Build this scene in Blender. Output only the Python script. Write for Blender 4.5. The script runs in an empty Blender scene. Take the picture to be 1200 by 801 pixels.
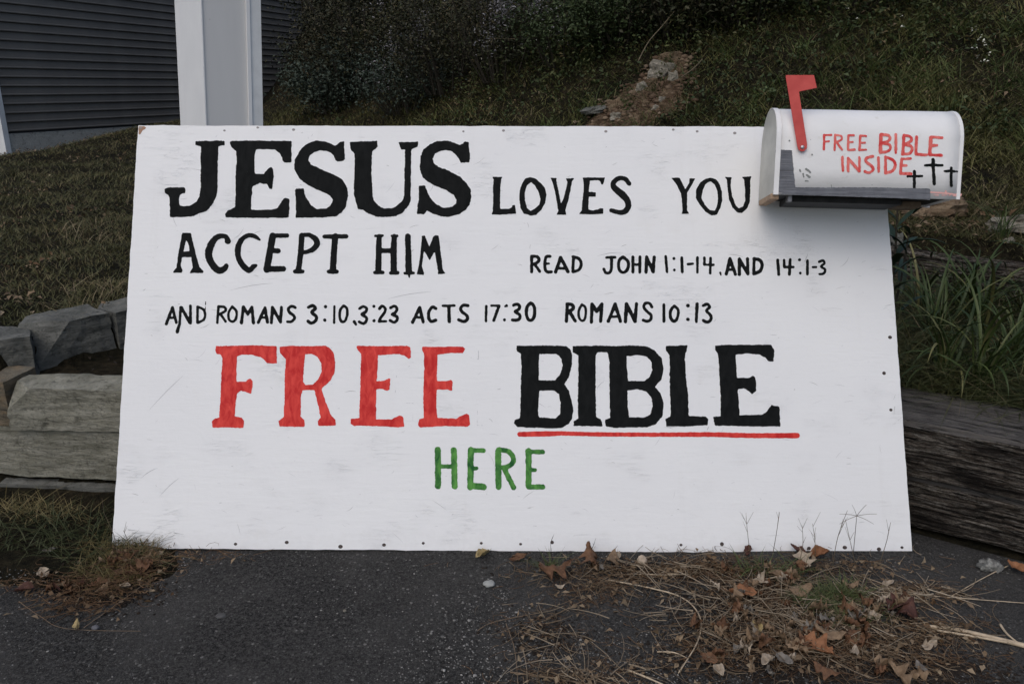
import bpy, bmesh, math, random
import numpy as np
from mathutils import Vector, Matrix, noise as mnoise
S = bpy.context.scene
COL = S.collection
rng = np.random.default_rng(7)
random.seed(7)
R = math.radians

# ------------------------------------------------------------------ camera
F, CX, CY, PITCH = 950.0, 600.0, 400.5, R(17.5)
CAM = Vector((0.0, -1.952, 1.219))
cd = bpy.data.cameras.new("camera"); cam = bpy.data.objects.new("camera", cd); COL.objects.link(cam)
cam.location = CAM; cam.rotation_euler = (R(90) - PITCH, 0, 0)
cd.sensor_width = 36; cd.lens = F / 1200 * 36; cd.clip_start = 0.05; cd.clip_end = 500
S.camera = cam

# ------------------------------------------------------------------ world, sun, exposure
SUN_EL, SUN_AZ = R(52), R(-152)          # azimuth measured clockwise from +Y: high, behind the camera to the left
w = bpy.data.worlds.new("World"); S.world = w; w.use_nodes = True
nt = w.node_tree
bg = nt.nodes["Background"]; sky = nt.nodes.new("ShaderNodeTexSky"); sky.sky_type = 'NISHITA'
sky.sun_disc = False; sky.sun_elevation = SUN_EL; sky.sun_rotation = SUN_AZ
sky.air_density = 1.0; sky.dust_density = 2.9; sky.ozone_density = 1.0
nt.links.new(sky.outputs[0], bg.inputs[0]); bg.inputs[1].default_value = 0.10
sl = bpy.data.lights.new("sun", 'SUN'); sl.energy = 0.7; sl.angle = R(65); sl.color = (1, .97, .94)
so = bpy.data.objects.new("sun", sl); COL.objects.link(so)
sd = Vector((math.sin(SUN_AZ) * math.cos(SUN_EL), math.cos(SUN_AZ) * math.cos(SUN_EL), math.sin(SUN_EL)))
so.rotation_euler = sd.to_track_quat('Z', 'Y').to_euler(); so.location = sd * 20
S.view_settings.view_transform = 'Standard'; S.view_settings.look = 'None'
S.view_settings.exposure = 0.27; S.view_settings.gamma = 1.0

# ------------------------------------------------------------------ geometry of the view (places things at real 3-D spots)
CP, SP = math.cos(PITCH), math.sin(PITCH)
def ray(px, py):
    a = (px - CX) / F; b = -(py - CY) / F
    return Vector((a, CP + b * SP, -SP + b * CP))
def at_z(px, py, z=0.0):
    r = ray(px, py); return CAM + r * ((z - CAM.z) / r.z)
def on_plane(px, py, o, n):
    r = ray(px, py); return CAM + r * ((o - CAM).dot(n) / r.dot(n))
def at_depth(px, py, d):
    return CAM + ray(px, py) * d

# ------------------------------------------------------------------ object helpers
def link(o, parent=None):
    COL.objects.link(o)
    if parent is not None: o.parent = parent
    return o
def tag(o, label=None, cat=None, group=None, kind=None):
    if label: o["label"] = label
    if cat: o["category"] = cat
    if group: o["group"] = group
    if kind: o["kind"] = kind
    return o
def empty(name, loc=(0, 0, 0), mw=None):
    o = bpy.data.objects.new(name, None); o.empty_display_size = .1; link(o)
    if mw is not None: o.matrix_world = mw
    else: o.location = loc
    return o
def mesh_obj(name, verts, faces, mat, parent=None, smooth=False):
    me = bpy.data.meshes.new(name)
    me.from_pydata([tuple(v) for v in verts], [], faces); me.update()
    if mat: me.materials.append(mat)
    if smooth: me.polygons.foreach_set("use_smooth", [True] * len(me.polygons))
    return link(bpy.data.objects.new(name, me), parent)
def np_mesh(name, V, Fc, mat, parent=None, smooth=False):
    """V (n,3), Fc (m,k) all faces with k corners."""
    me = bpy.data.meshes.new(name)
    n, m, k = len(V), len(Fc), Fc.shape[1]
    me.vertices.add(n); me.vertices.foreach_set("co", np.asarray(V, np.float32).ravel())
    me.loops.add(m * k); me.loops.foreach_set("vertex_index", np.asarray(Fc, np.int32).ravel())
    me.polygons.add(m); me.polygons.foreach_set("loop_start", np.arange(m, dtype=np.int32) * k)
    me.update(calc_edges=True)
    if smooth: me.polygons.foreach_set("use_smooth", np.ones(m, bool))
    me.materials.append(mat); me.validate()
    return link(bpy.data.objects.new(name, me), parent)
def bm_obj(name, bm, mat, parent=None, smooth=False):
    me = bpy.data.meshes.new(name); bm.to_mesh(me); bm.free()
    me.materials.append(mat)
    if smooth: me.polygons.foreach_set("use_smooth", [True] * len(me.polygons))
    return link(bpy.data.objects.new(name, me), parent)
def box_bm(x0, x1, y0, y1, z0, z1, bevel=0.0, seg=1):
    bm = bmesh.new(); bmesh.ops.create_cube(bm, size=1)
    for v in bm.verts:
        v.co = Vector(((x0 + x1) / 2 + v.co.x * (x1 - x0), (y0 + y1) / 2 + v.co.y * (y1 - y0), (z0 + z1) / 2 + v.co.z * (z1 - z0)))
    if bevel: bmesh.ops.bevel(bm, geom=bm.edges[:], offset=bevel, segments=seg, affect='EDGES')
    return bm

# ------------------------------------------------------------------ value noise (numpy)
_tab = np.random.default_rng(3).random((256, 256))
def vnoise(x, y, sc=1.0, seed=0):
    x = np.asarray(x, float) / sc + seed * 17.31; y = np.asarray(y, float) / sc + seed * 9.77
    xi = np.floor(x).astype(int); yi = np.floor(y).astype(int); fx = x - xi; fy = y - yi
    fx = fx * fx * (3 - 2 * fx); fy = fy * fy * (3 - 2 * fy)
    g = lambda a, b: _tab[a % 256, b % 256]
    return (g(xi, yi) * (1 - fx) + g(xi + 1, yi) * fx) * (1 - fy) + (g(xi, yi + 1) * (1 - fx) + g(xi + 1, yi + 1) * fx) * fy
def sstep(a, b, x):
    t = np.clip((x - a) / (b - a), 0, 1); return t * t * (3 - 2 * t)

# ------------------------------------------------------------------ materials
class NT:
    def __init__(s, name, rough=.8, spec=.3):
        s.m = bpy.data.materials.new(name); s.m.use_nodes = True; s.t = s.m.node_tree; s.n = s.t.nodes
        s.b = s.n["Principled BSDF"]; s.b.inputs["Roughness"].default_value = rough
        s.b.inputs["Specular IOR Level"].default_value = spec
    def new(s, ty, **kw):
        n = s.n.new(ty)
        for k, v in kw.items(): setattr(n, k, v)
        return n
    def l(s, a, b): s.t.links.new(a, b)
    def coords(s, scale=(1, 1, 1), rot=(0, 0, 0), kind="Object"):
        tc = s.new("ShaderNodeTexCoord"); mp = s.new("ShaderNodeMapping")
        mp.inputs["Scale"].default_value = scale; mp.inputs["Rotation"].default_value = rot
        s.l(tc.outputs[kind], mp.inputs[0]); return mp.outputs[0]
    def noise(s, vec, scale, detail=4, rough=.55, dist=0.0):
        n = s.new("ShaderNodeTexNoise"); s.l(vec, n.inputs["Vector"])
        n.inputs["Scale"].default_value = scale; n.inputs["Detail"].default_value = detail
        n.inputs["Roughness"].default_value = rough; n.inputs["Distortion"].default_value = dist
        return n.outputs["Fac"]
    def vor(s, vec, scale, feature='F1', out="Distance", rnd=1.0):
        n = s.new("ShaderNodeTexVoronoi", feature=feature); s.l(vec, n.inputs["Vector"])
        n.inputs["Scale"].default_value = scale; n.inputs["Randomness"].default_value = rnd
        return n.outputs[out]
    def ramp(s, fac, stops, interp='LINEAR'):
        r = s.new("ShaderNodeValToRGB"); r.color_ramp.interpolation = interp; e = r.color_ramp.elements
        while len(e) < len(stops): e.new(.5)
        for i, (p, c) in enumerate(stops):
            e[i].position = p; e[i].color = (*c, 1) if hasattr(c, "__len__") else (c, c, c, 1)
        s.l(fac, r.inputs[0]); return r.outputs[0]
    def mix(s, fac, a, b, blend='MIX'):
        n = s.new("ShaderNodeMix", data_type='RGBA', blend_type=blend)
        for sock, v in ((n.inputs[0], fac), (n.inputs[6], a), (n.inputs[7], b)):
            if hasattr(v, "is_linked"): s.l(v, sock)
            elif hasattr(v, "__len__"): sock.default_value = (*v, 1)
            else: sock.default_value = v
        return n.outputs[2]
    def math(s, op, a, b=0.0, clamp=False):
        n = s.new("ShaderNodeMath", operation=op, use_clamp=clamp)
        for i, v in enumerate((a, b)):
            if hasattr(v, "is_linked"): s.l(v, n.inputs[i])
            else: n.inputs[i].default_value = v
        return n.outputs[0]
    def bump(s, h, strength=.5, dist=.01, prev=None):
        b = s.new("ShaderNodeBump"); b.inputs["Strength"].default_value = strength; b.inputs["Distance"].default_value = dist
        s.l(h, b.inputs["Height"])
        if prev is not None: s.l(prev, b.inputs["Normal"])
        return b.outputs[0]
    def out(s, col=None, nrm=None, rough=None):
        if col is not None:
            if hasattr(col, "is_linked"): s.l(col, s.b.inputs["Base Color"])
            else: s.b.inputs["Base Color"].default_value = (*col, 1)
        if nrm is not None: s.l(nrm, s.b.inputs["Normal"])
        if rough is not None: s.l(rough, s.b.inputs["Roughness"])
        return s.m

def m_plain(name, col, rough=.7, var=.25, scale=20, bump=.2, spec=.3, metal=0):
    m = NT(name, rough, spec); v = m.coords()
    f = m.noise(v, scale, 5)
    c = m.ramp(f, [(.3, tuple(c * (1 - var) for c in col)), (.7, tuple(min(1, c * (1 + var)) for c in col))])
    m.b.inputs["Metallic"].default_value = metal
    return m.out(c, m.bump(m.noise(v, scale * 4, 3), bump, .002))
def m_leafy(name, cols, rough=.6, spec=.25, trans=0.15):
    """per-leaf colour from a ramp of real leaf colours."""
    m = NT(name, rough, spec); g = m.new("ShaderNodeNewGeometry")
    st = [(i / max(1, len(cols) - 1), c) for i, c in enumerate(cols)]
    c = m.ramp(g.outputs["Random Per Island"], st)
    v = m.coords(); n = m.noise(v, 2.2, 3)
    c2 = m.mix(m.ramp(n, [(.38, 0.0), (.62, .7)]), c, cols[0])
    c2 = m.mix(m.ramp(m.noise(v, .9, 4, .6), [(.50, 0.0), (.66, .45)]), c2, cols[min(3, len(cols) - 1)])
    return m.out(c2)

# white painted plywood: brushed relief, hairline cracks, faint stains
def m_board():
    m = NT("white_painted_plywood", .5, .35); v = m.coords()
    vs = m.coords(scale=(1.0, 9.0, 1.0)); vf = m.coords(scale=(3.0, 30.0, 1.0), rot=(0, 0, R(4)))
    base = m.ramp(m.noise(v, 2.5, 5), [(.3, (.77, .775, .775)), (.7, (.80, .805, .80))])
    cr = m.noise(vf, 3.2, 8, .65, .9)
    crack = m.ramp(m.math('ABSOLUTE', m.math('SUBTRACT', cr, .5)), [(0.0, 1.0), (.010, 0.0)])
    gate = m.ramp(m.noise(v, 6.5, 3), [(.54, 0.0), (.68, 1.0)])
    k = m.math('MULTIPLY', crack, gate)
    c = m.mix(m.math('MULTIPLY', k, .30), base, (.42, .42, .42))
    se = m.new('ShaderNodeSeparateXYZ'); m.l(v, se.inputs[0])
    low = m.ramp(m.math('ADD', se.outputs[1], m.math('MULTIPLY', m.noise(v, 20, 5, .7), -.09)), [(.0, .06), (.004, 0.0)])
    c = m.mix(m.math('MULTIPLY', low, m.ramp(m.noise(v, 55, 4, .7), [(.38, .1), (.6, 1.0)])), c, (.36, .33, .29))
    c = m.mix(m.ramp(m.noise(m.coords(scale=(9, .7, 1)), 2.0, 5, .6), [(.60, 0.0), (.78, .22)]), c, (.64, .63, .60))
    st = m.ramp(m.noise(v, 3.4, 6, .7), [(.60, 0.0), (.80, .25)])
    c = m.mix(st, c, (.62, .60, .52))
    # small dark specks of grit and chipped spots
    sp = m.ramp(m.vor(v, 42), [(0.02, 1.0), (.055, 0.0)])
    sp = m.math('MULTIPLY', sp, m.ramp(m.noise(v, 13, 2), [(.60, 0.0), (.66, .6)]))
    c = m.mix(sp, c, (.25, .25, .26))
    nb = m.bump(m.noise(vs, 9, 6, .65, .5), .30, .0030)
    nb = m.bump(m.noise(v, 22, 5, .6, .8), .35, .0030, nb)
    nb = m.bump(m.noise(v, 60, 4, .6), .28, .0015, nb)
    nb = m.bump(m.math('SUBTRACT', 1.0, k), .5, .0012, nb)
    return m.out(c, nb)
def m_paint(name, a, b, rough=.45):
    m = NT(name, rough, .10); v = m.coords()
    c = m.ramp(m.noise(m.coords(scale=(1, .45, 1)), 55, 4, .6, .6), [(.36, a), (.50, tuple((p + q) / 2 for p, q in zip(a, b))), (.66, b)])
    return m.out(c, m.bump(m.noise(v, 130, 3), .35, .0015))
def m_asphalt():
    m = NT("asphalt", .9, .15); v = m.coords()
    worn = m.ramp(m.noise(v, 2.6, 6, .65, .4), [(.40, 0.0), (.62, 1.0)])
    base = m.mix(worn, (.013, .0126, .0120), (.052, .050, .047))
    coarse = m.noise(v, 95, 5, .75); fine = m.noise(v, 310, 3, .8)
    base = m.mix(m.ramp(coarse, [(.47, 0.0), (.58, .85)]), base, (.070, .068, .064))
    base = m.mix(m.ramp(fine, [(.52, 0.0), (.62, .8)]), base, (.11, .107, .10))
    nb = m.bump(coarse, 1.0, .006); nb = m.bump(fine, 1.0, .003, nb)
    for sc, lo, hi, cc, th in ((120, .26, .40, (.125, .122, .115), .52), (70, .20, .30, (.21, .205, .19), .74), (230, .26, .42, (.085, .083, .08), .40)):
        vn = m.new("ShaderNodeTexVoronoi"); dv = m.new("ShaderNodeMix", data_type='VECTOR'); 
        ns = m.new("ShaderNodeTexNoise"); m.l(v, ns.inputs["Vector"]); ns.inputs["Scale"].default_value = sc * 1.3
        m.l(v, dv.inputs[4]); m.l(ns.outputs["Color"], dv.inputs[5]); dv.inputs[0].default_value = .006
        m.l(dv.outputs[1], vn.inputs["Vector"]); vn.inputs["Scale"].default_value = sc
        spot = m.ramp(vn.outputs["Distance"], [(lo, 1.0), (hi, 0.0)])
        cell = m.new("ShaderNodeSeparateColor"); m.l(vn.outputs["Color"], cell.inputs[0])
        lim = m.math('ADD', m.math('MULTIPLY', worn, -.16), th + .08)
        pick = m.math('GREATER_THAN', cell.outputs[0], lim)
        k = m.math('MULTIPLY', spot, pick)
        base = m.mix(k, base, m.mix(cell.outputs[1], cc, tuple(x * .40 for x in cc)))
        nb = m.bump(k, .6, .003, nb)
    dust = m.ramp(m.noise(v, 5.5, 8, .75), [(.56, 0.0), (.74, .30)])
    base = m.mix(dust, base, (.050, .046, .039))
    return m.out(base, nb)
def m_ground():
    m = NT("hill_soil", .95, .1); v = m.coords(kind="Object")
    a = m.ramp(m.noise(v, 5, 6, .7), [(.3, (.010, .010, .006)), (.5, (.024, .021, .012)), (.72, (.050, .038, .022))])
    b = m.ramp(m.noise(v, 40, 5, .7), [(.35, (.4, .4, .4)), (.7, (1.3, 1.3, 1.3))])
    c = m.mix(1.0, a, b, 'MULTIPLY')
    return m.out(c, m.bump(m.noise(v, 55, 6, .7), 1.0, .03))
def m_dirt():
    m = NT("bare_dirt", .95, .1); v = m.coords()
    c = m.ramp(m.noise(v, 14, 7, .72), [(.3, (.030, .019, .012)), (.48, (.085, .055, .034)), (.62, (.19, .14, .09)), (.78, (.30, .235, .16))])
    return m.out(c, m.bump(m.noise(v, 38, 6, .75), 1.0, .03))
def m_stone(name, a, b, d):
    m = NT(name, .9, .2); v = m.coords(); vs = m.coords(scale=(1, 1, 5), rot=(R(4), R(3), 0))
    c = m.ramp(m.noise(v, 6, 6, .65), [(.3, a), (.68, b)])
    band = m.ramp(m.noise(vs, 9, 6, .7), [(.42, 0.0), (.62, .7)])
    c = m.mix(band, c, d)
    blot = m.ramp(m.noise(v, 15, 7, .75), [(.56, 0.0), (.66, .80)])
    c = m.mix(blot, c, tuple(x * .45 for x in a))
    pit = m.noise(v, 70, 6, .8); c = m.mix(m.ramp(pit, [(.36, .6), (.47, 0.0)]), c, tuple(x * .35 for x in a))
    nb = m.bump(m.noise(vs, 24, 6, .7), .9, .012); nb = m.bump(pit, .9, .005, nb)
    return m.out(c, nb)
def m_oldwood(name, top=0, ang=33.4):
    """grain runs along the timber, which lies turned by ang"""
    m = NT(name, .92, .12); v0 = m.coords(rot=(0, 0, R(ang)))
    def sc(x, y):
        mp = m.new("ShaderNodeMapping"); mp.inputs["Scale"].default_value = (x, y, y); m.l(v0, mp.inputs[0]); return mp.outputs[0]
    g = m.noise(sc(2.6, 30), 2.6, 10, .75, .35); g2 = m.noise(sc(7, 120), 2.2, 8, .8); g3 = m.noise(sc(30, 60), 3.0, 4, .7)
    c = m.ramp(g, [(.42, (.006, .005, .004)), (.50, (.060, .047, .036)), (.58, (.15, .128, .105))])
    c = m.mix(m.ramp(g2, [(.51, 0.0), (.56, .85)]), c, (.27, .25, .22))
    c = m.mix(m.ramp(g3, [(.42, .55), (.52, 0.0)]), c, (.012, .010, .008))
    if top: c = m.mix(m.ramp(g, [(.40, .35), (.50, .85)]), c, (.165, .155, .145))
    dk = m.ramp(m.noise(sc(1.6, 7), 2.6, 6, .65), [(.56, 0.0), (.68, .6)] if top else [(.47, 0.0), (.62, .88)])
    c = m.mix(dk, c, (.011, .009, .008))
    ck = m.noise(sc(1.1, 17), 2.0, 6, .6, .8); ck = m.ramp(m.math('ABSOLUTE', m.math('SUBTRACT', ck, .5)), [(.0, 1.0), (.014, 0.0)])
    c = m.mix(ck, c, (.003, .003, .003))
    return m.out(c, m.bump(m.math('SUBTRACT', 1.0, ck), 1.0, .012, m.bump(g2, .9, .006, m.bump(g, 1.0, .02))))

M = dict(
    board=m_board(), asphalt=m_asphalt(), ground=m_ground(), dirt=m_dirt(),
    black=m_paint("black_lettering_paint", (.005, .006, .006), (.010, .011, .011), .75),
    red=m_paint("red_lettering_paint", (.50, .022, .022), (.72, .070, .055), .5),
    green=m_paint("green_lettering_paint", (.014, .095, .024), (.11, .32, .065), .5),
    boxred=m_paint("red_marker_paint", (.62, .05, .05), (.80, .22, .19), .5),
    stone=m_stone("grey_cut_stone", (.16, .157, .122), (.26, .252, .20), (.38, .37, .31)),
    stone2=m_stone("dark_grey_stone", (.085, .088, .078), (.155, .155, .138), (.21, .21, .19)),
    stone3=m_stone("tan_faced_stone", (.13, .105, .07), (.17, .16, .13), (.24, .175, .105)),
    palerock=m_stone("pale_rock", (.15, .13, .10), (.29, .27, .22), (.38, .35, .29)),
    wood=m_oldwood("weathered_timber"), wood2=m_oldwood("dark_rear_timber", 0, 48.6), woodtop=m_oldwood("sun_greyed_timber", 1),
    rust=m_plain("rusty_screw", (.06, .045, .04), .6, .5, 300, .3, .4),
    soil=m_plain("dark_mulch", (.016, .012, .009), .95, .6, 40, 1.0, .1),
)

# ------------------------------------------------------------------ terrain height
BED = np.array([(-1.60, .55), (-.95, 1.33), (.1, 2.2), (.9, 2.45), (1.95, 1.60), (2.7, .75), (5.2, -2.2)])
WALLF = np.array([(-12, 1.6), (-2.2, .47), (-1.6, .365), (-1.2, .31), (-.5, .28), (.55, .33), (.80, .33), (1.45, -.09), (6.0, -3.1), (20, -12)])
def wall_y(x): return np.interp(x, WALLF[:, 0], WALLF[:, 1])
def bed_y(x): return np.interp(x, BED[:, 0], BED[:, 1], left=-9, right=-9)
FOOT = np.array([(-30, 30), (-8, 19), (-5, 15), (-3.5, 10.5), (-2.0, 7.6), (0, 4.7), (1, 3.4), (2, 2.5), (4, 1.6), (8, .2), (30, -6)])
def H(x, y, bumps=True):
    x = np.asarray(x, float); y = np.asarray(y, float)
    base = .445 + .018 * np.clip(y - .8, 0, 12) + .20 * sstep(-6.2, -3.8, x) * sstep(5, 9, y) + .05 * sstep(0, 2, x)
    base = base - .20 * sstep(-4.5, -6.2, x) * sstep(5, 8, y)
    d = y - np.interp(x, FOOT[:, 0], FOOT[:, 1])
    k = .55
    up = .60 * k * np.log1p(np.exp(np.clip(d / k, -30, 30)))
    up = 9.0 * (1 - np.exp(-up / 9.0))
    h = base + up
    if bumps:
        h = h + (vnoise(x, y, 1.1, 1) - .5) * .13 * sstep(0, 2, up + .4) + (vnoise(x, y, .34, 2) - .5) * .045 + (vnoise(x, y, .11, 3) - .5) * .018
    bed = .285 + (vnoise(x, y, .25, 4) - .5) * .03 + .05 * sstep(.3, 1.3, y)
    bed = bed + .02 * sstep(-.8, -1.3, x)
    inb = sstep(.06, -.02, y - bed_y(x)) * (x > -1.66)
    h = h * (1 - inb) + bed * inb
    front = -.02 + .036 * sstep(-.86, -1.02, x + .25 * (vnoise(x, y, .2, 6) - .5)) * sstep(-.23, -.02, y + (vnoise(x, y, .12, 5) - .5) * .12)
    f = sstep(.03, .09, y - wall_y(x) - .10 * sstep(.6, .9, x))
    return front * (1 - f) + h * f
def ground_hit(px, py, n=400):
    r = ray(px, py); t = np.linspace(1.0, 30, 3000)
    X = CAM.x + r.x * t; Y = CAM.y + r.y * t; Z = CAM.z + r.z * t
    i = np.argmax(Z < H(X, Y)); return Vector((X[i], Y[i], float(H(X[i], Y[i]))))

def axis_pts(a, b, fine0, fine1, step, grow=1.12):
    pts = list(np.arange(fine0, fine1, step)); s = step; p = pts[-1]
    while p < b: s *= grow; p += s; pts.append(p)
    s = step; p = pts[0]
    while p > a: s *= grow; p -= s; pts.insert(0, p)
    return np.array(pts)
gx = axis_pts(-90, 90, -4.5, 5.0, .035); gy = axis_pts(-90, 110, -.6, 6.5, .035)
GX, GY = np.meshgrid(gx, gy); GZ = H(GX, GY)
V = np.stack([GX, GY, GZ], -1).reshape(-1, 3); nx = len(gx); ny = len(gy)
ii, jj = np.meshgrid(np.arange(nx - 1), np.arange(ny - 1)); a = (jj * nx + ii).ravel()
ter = np_mesh("hillside", V, np.stack([a, a + 1, a + nx + 1, a + nx], 1), M['ground'], smooth=True)
tag(ter, "dark grassy hillside and lawn rising behind the sign", kind="structure")

# asphalt sheet: its far edge follows the wall; the near part runs on behind the camera
ax = axis_pts(-40, 40, -1.9, 2.4, .05, 1.3)
rows = 40
VV = []; 
for x in ax:
    ye = min(float(wall_y(x)) + .02, .32)
    if x < -.80:
        ye = min(ye, -.16 + float(vnoise(x, 0, .13, 8) - .5) * .12 + .45 * float(sstep(-1.02, -.80, x)))
    for j in range(rows + 1):
        t = j / rows; y = ye - (t ** 2.2) * 40
        VV.append((x, y, (float(vnoise(x, y, .3, 11)) - .5) * .006 - .012 * float(sstep(.05, 0, ye - y))))
VV = np.array(VV); n1 = rows + 1
ii, jj = np.meshgrid(np.arange(len(ax) - 1), np.arange(rows)); a = (ii * n1 + jj).ravel()
asp = np_mesh("asphalt_driveway", VV, np.stack([a, a + 1, a + n1 + 1, a + n1], 1), M['asphalt'], smooth=True)
tag(asp, "dark asphalt with pale stone specks in front of the sign", kind="structure")

# ------------------------------------------------------------------ the leaning sign
BU = Vector((0, .4305, .9026)).normalized(); BN = Vector((0, -BU.z, BU.y)); BX = Vector((1, 0, 0))
ROT = R(-.36)
bx = (BX * math.cos(ROT) + BU * math.sin(ROT)); bu = (BU * math.cos(ROT) - BX * math.sin(ROT))
BO = Vector((0, 0, 0)) + BU * .002
MB = Matrix(((bx.x, bu.x, BN.x, BO.x), (bx.y, bu.y, BN.y, BO.y), (bx.z, bu.z, BN.z, BO.z), (0, 0, 0, 1)))
MBI = MB.inverted()
def bl(px, py):
    p = MBI @ on_plane(px, py, BO, BN); return p.x, p.y
sign = empty("painted_sign", mw=MB)
tag(sign, "large white plywood sign with black, red and green hand lettering leaning at the asphalt edge", "sign")
corners = [bl(131, 642), bl(1069, 648), bl(1033.6, 148.6), bl(162, 147)]
# panel: a rectangle with slightly ragged plywood edges
def panel():
    def edge(p, q, n, s):
        out = []
        for i in range(n):
            t = i / n; x = p[0] + (q[0] - p[0]) * t; y = p[1] + (q[1] - p[1]) * t
            d = (float(vnoise(i, s, 3.0, 21)) - .5) * .0022 + (float(vnoise(i, s, 1.0, 22)) - .5) * .0012
            L = math.hypot(q[0] - p[0], q[1] - p[1]); out.append((x - (q[1] - p[1]) / L * d, y + (q[0] - p[0]) / L * d))
        return out
    o = []
    for i in range(4): o += edge(corners[i], corners[(i + 1) % 4], 150 if i % 2 == 0 else 90, i)
    n = len(o)
    v = [(x, y, 0) for x, y in o] + [(x, y, -.012) for x, y in o]
    cx = sum(p[0] for p in o) / n; cy = sum(p[1] for p in o) / n
    fs = [tuple(range(n)), tuple(range(2 * n - 1, n - 1, -1))]
    m = mesh_obj("panel", v, fs, M['board'], sign)
    edgem = m_plain("raw_plywood_edge", (.20, .13, .085), .85, .4, 60, .4)
    e = mesh_obj("panel_edge", [(x, y, -.0003) for x, y in o] + [(x * 1.0, y, -.0118) for x, y in o],
                 [(i, n + i, n + (i + 1) % n, (i + 1) % n) for i in range(n)], edgem, sign)
panel()

# --- painted letters: signed fields on a fine grid, cut out by marching squares
def field(shape, x, y):
    kind, pts = shape[0], np.array(shape[1], float)
    if kind == 'S':
        wd = shape[2]; n = len(pts); wd = np.full(n, wd, float) if not hasattr(wd, '__len__') else np.array(wd, float)
        if n == 1: return wd[0] - np.hypot(x - pts[0, 0], y - pts[0, 1])
        # smooth the path a little
        if n > 2:
            P = []; W = []
            for i in range(n - 1):
                p0 = pts[max(i - 1, 0)]; p1 = pts[i]; p2 = pts[i + 1]; p3 = pts[min(i + 2, n - 1)]
                for t in (0, .33, .67):
                    sharp = shape[3] if len(shape) > 3 else False
                    if sharp: q = p1 + (p2 - p1) * t
                    else: q = .5 * (2 * p1 + (p2 - p0) * t + (2 * p0 - 5 * p1 + 4 * p2 - p3) * t * t + (3 * p1 - p0 - 3 * p2 + p3) * t ** 3)
                    P.append(q); W.append(wd[i] + (wd[i + 1] - wd[i]) * t)
            P.append(pts[-1]); W.append(wd[-1]); pts = np.array(P); wd = np.array(W)
        f = np.full(x.shape, -1e9)
        for i in range(len(pts) - 1):
            a, b = pts[i], pts[i + 1]; d = b - a; L = max(d @ d, 1e-9)
            t = np.clip(((x - a[0]) * d[0] + (y - a[1]) * d[1]) / L, 0, 1)
            f = np.maximum(f, wd[i] + (wd[i + 1] - wd[i]) * t - np.hypot(x - a[0] - d[0] * t, y - a[1] - d[1] * t))
        return f
    ins = np.zeros(x.shape, bool); dist = np.full(x.shape, 1e9); n = len(pts)
    for i in range(n):
        a, b = pts[i], pts[(i + 1) % n]; d = b - a; L = max(d @ d, 1e-9)
        t = np.clip(((x - a[0]) * d[0] + (y - a[1]) * d[1]) / L, 0, 1)
        dist = np.minimum(dist, np.hypot(x - a[0] - d[0] * t, y - a[1] - d[1] * t))
        c = (a[1] > y) != (b[1] > y)
        if abs(d[1]) > 1e-9: ins ^= c & (x < (y - a[1]) / d[1] * d[0] + a[0])
    return np.where(ins, dist, -dist)
def cut(shapes, cell=.5, rough=.32, seed=0):
    """shapes in photo pixels -> list of polygons (photo pixels) covering where field > 0."""
    quads = []
    # cluster: one grid per letter shape group is overkill; use one grid
    allp = np.concatenate([np.array(s[1], float).reshape(-1, 2) for s in shapes])
    pad = 6 + max([np.max(s[2]) for s in shapes if s[0] == 'S'] + [0])
    x0, y0 = allp.min(0) - pad; x1, y1 = allp.max(0) + pad
    xs = np.arange(x0, x1, cell); ys = np.arange(y0, y1, cell); X, Y = np.meshgrid(xs, ys)
    f = np.full(X.shape, -1e9)
    for s in shapes:
        P = np.array(s[1], float).reshape(-1, 2); q = 3 + (np.max(s[2]) if s[0] == 'S' else 0)
        i0 = max(0, int((P[:, 0].min() - q - x0) / cell)); i1 = int((P[:, 0].max() + q - x0) / cell) + 2
        j0 = max(0, int((P[:, 1].min() - q - y0) / cell)); j1 = int((P[:, 1].max() + q - y0) / cell) + 2
        sub = field(s, X[j0:j1, i0:i1], Y[j0:j1, i0:i1])
        if s[0] == 'H': f[j0:j1, i0:i1] = np.minimum(f[j0:j1, i0:i1], -sub)
        else: f[j0:j1, i0:i1] = np.maximum(f[j0:j1, i0:i1], sub)
    f = np.clip(f, -3, 3)
    for _ in range(2):
        g = np.pad(f, 1, mode='edge'); f = (g[:-2, 1:-1] + g[2:, 1:-1] + g[1:-1, :-2] + g[1:-1, 2:] + 2 * g[1:-1, 1:-1]) / 6
    f = f + rough * ((vnoise(X, Y, 4.2, seed + 31) - .5) * 1.5 + (vnoise(X, Y, 1.6, seed + 32) - .5) * 1.3)
    return xs, ys, f
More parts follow.
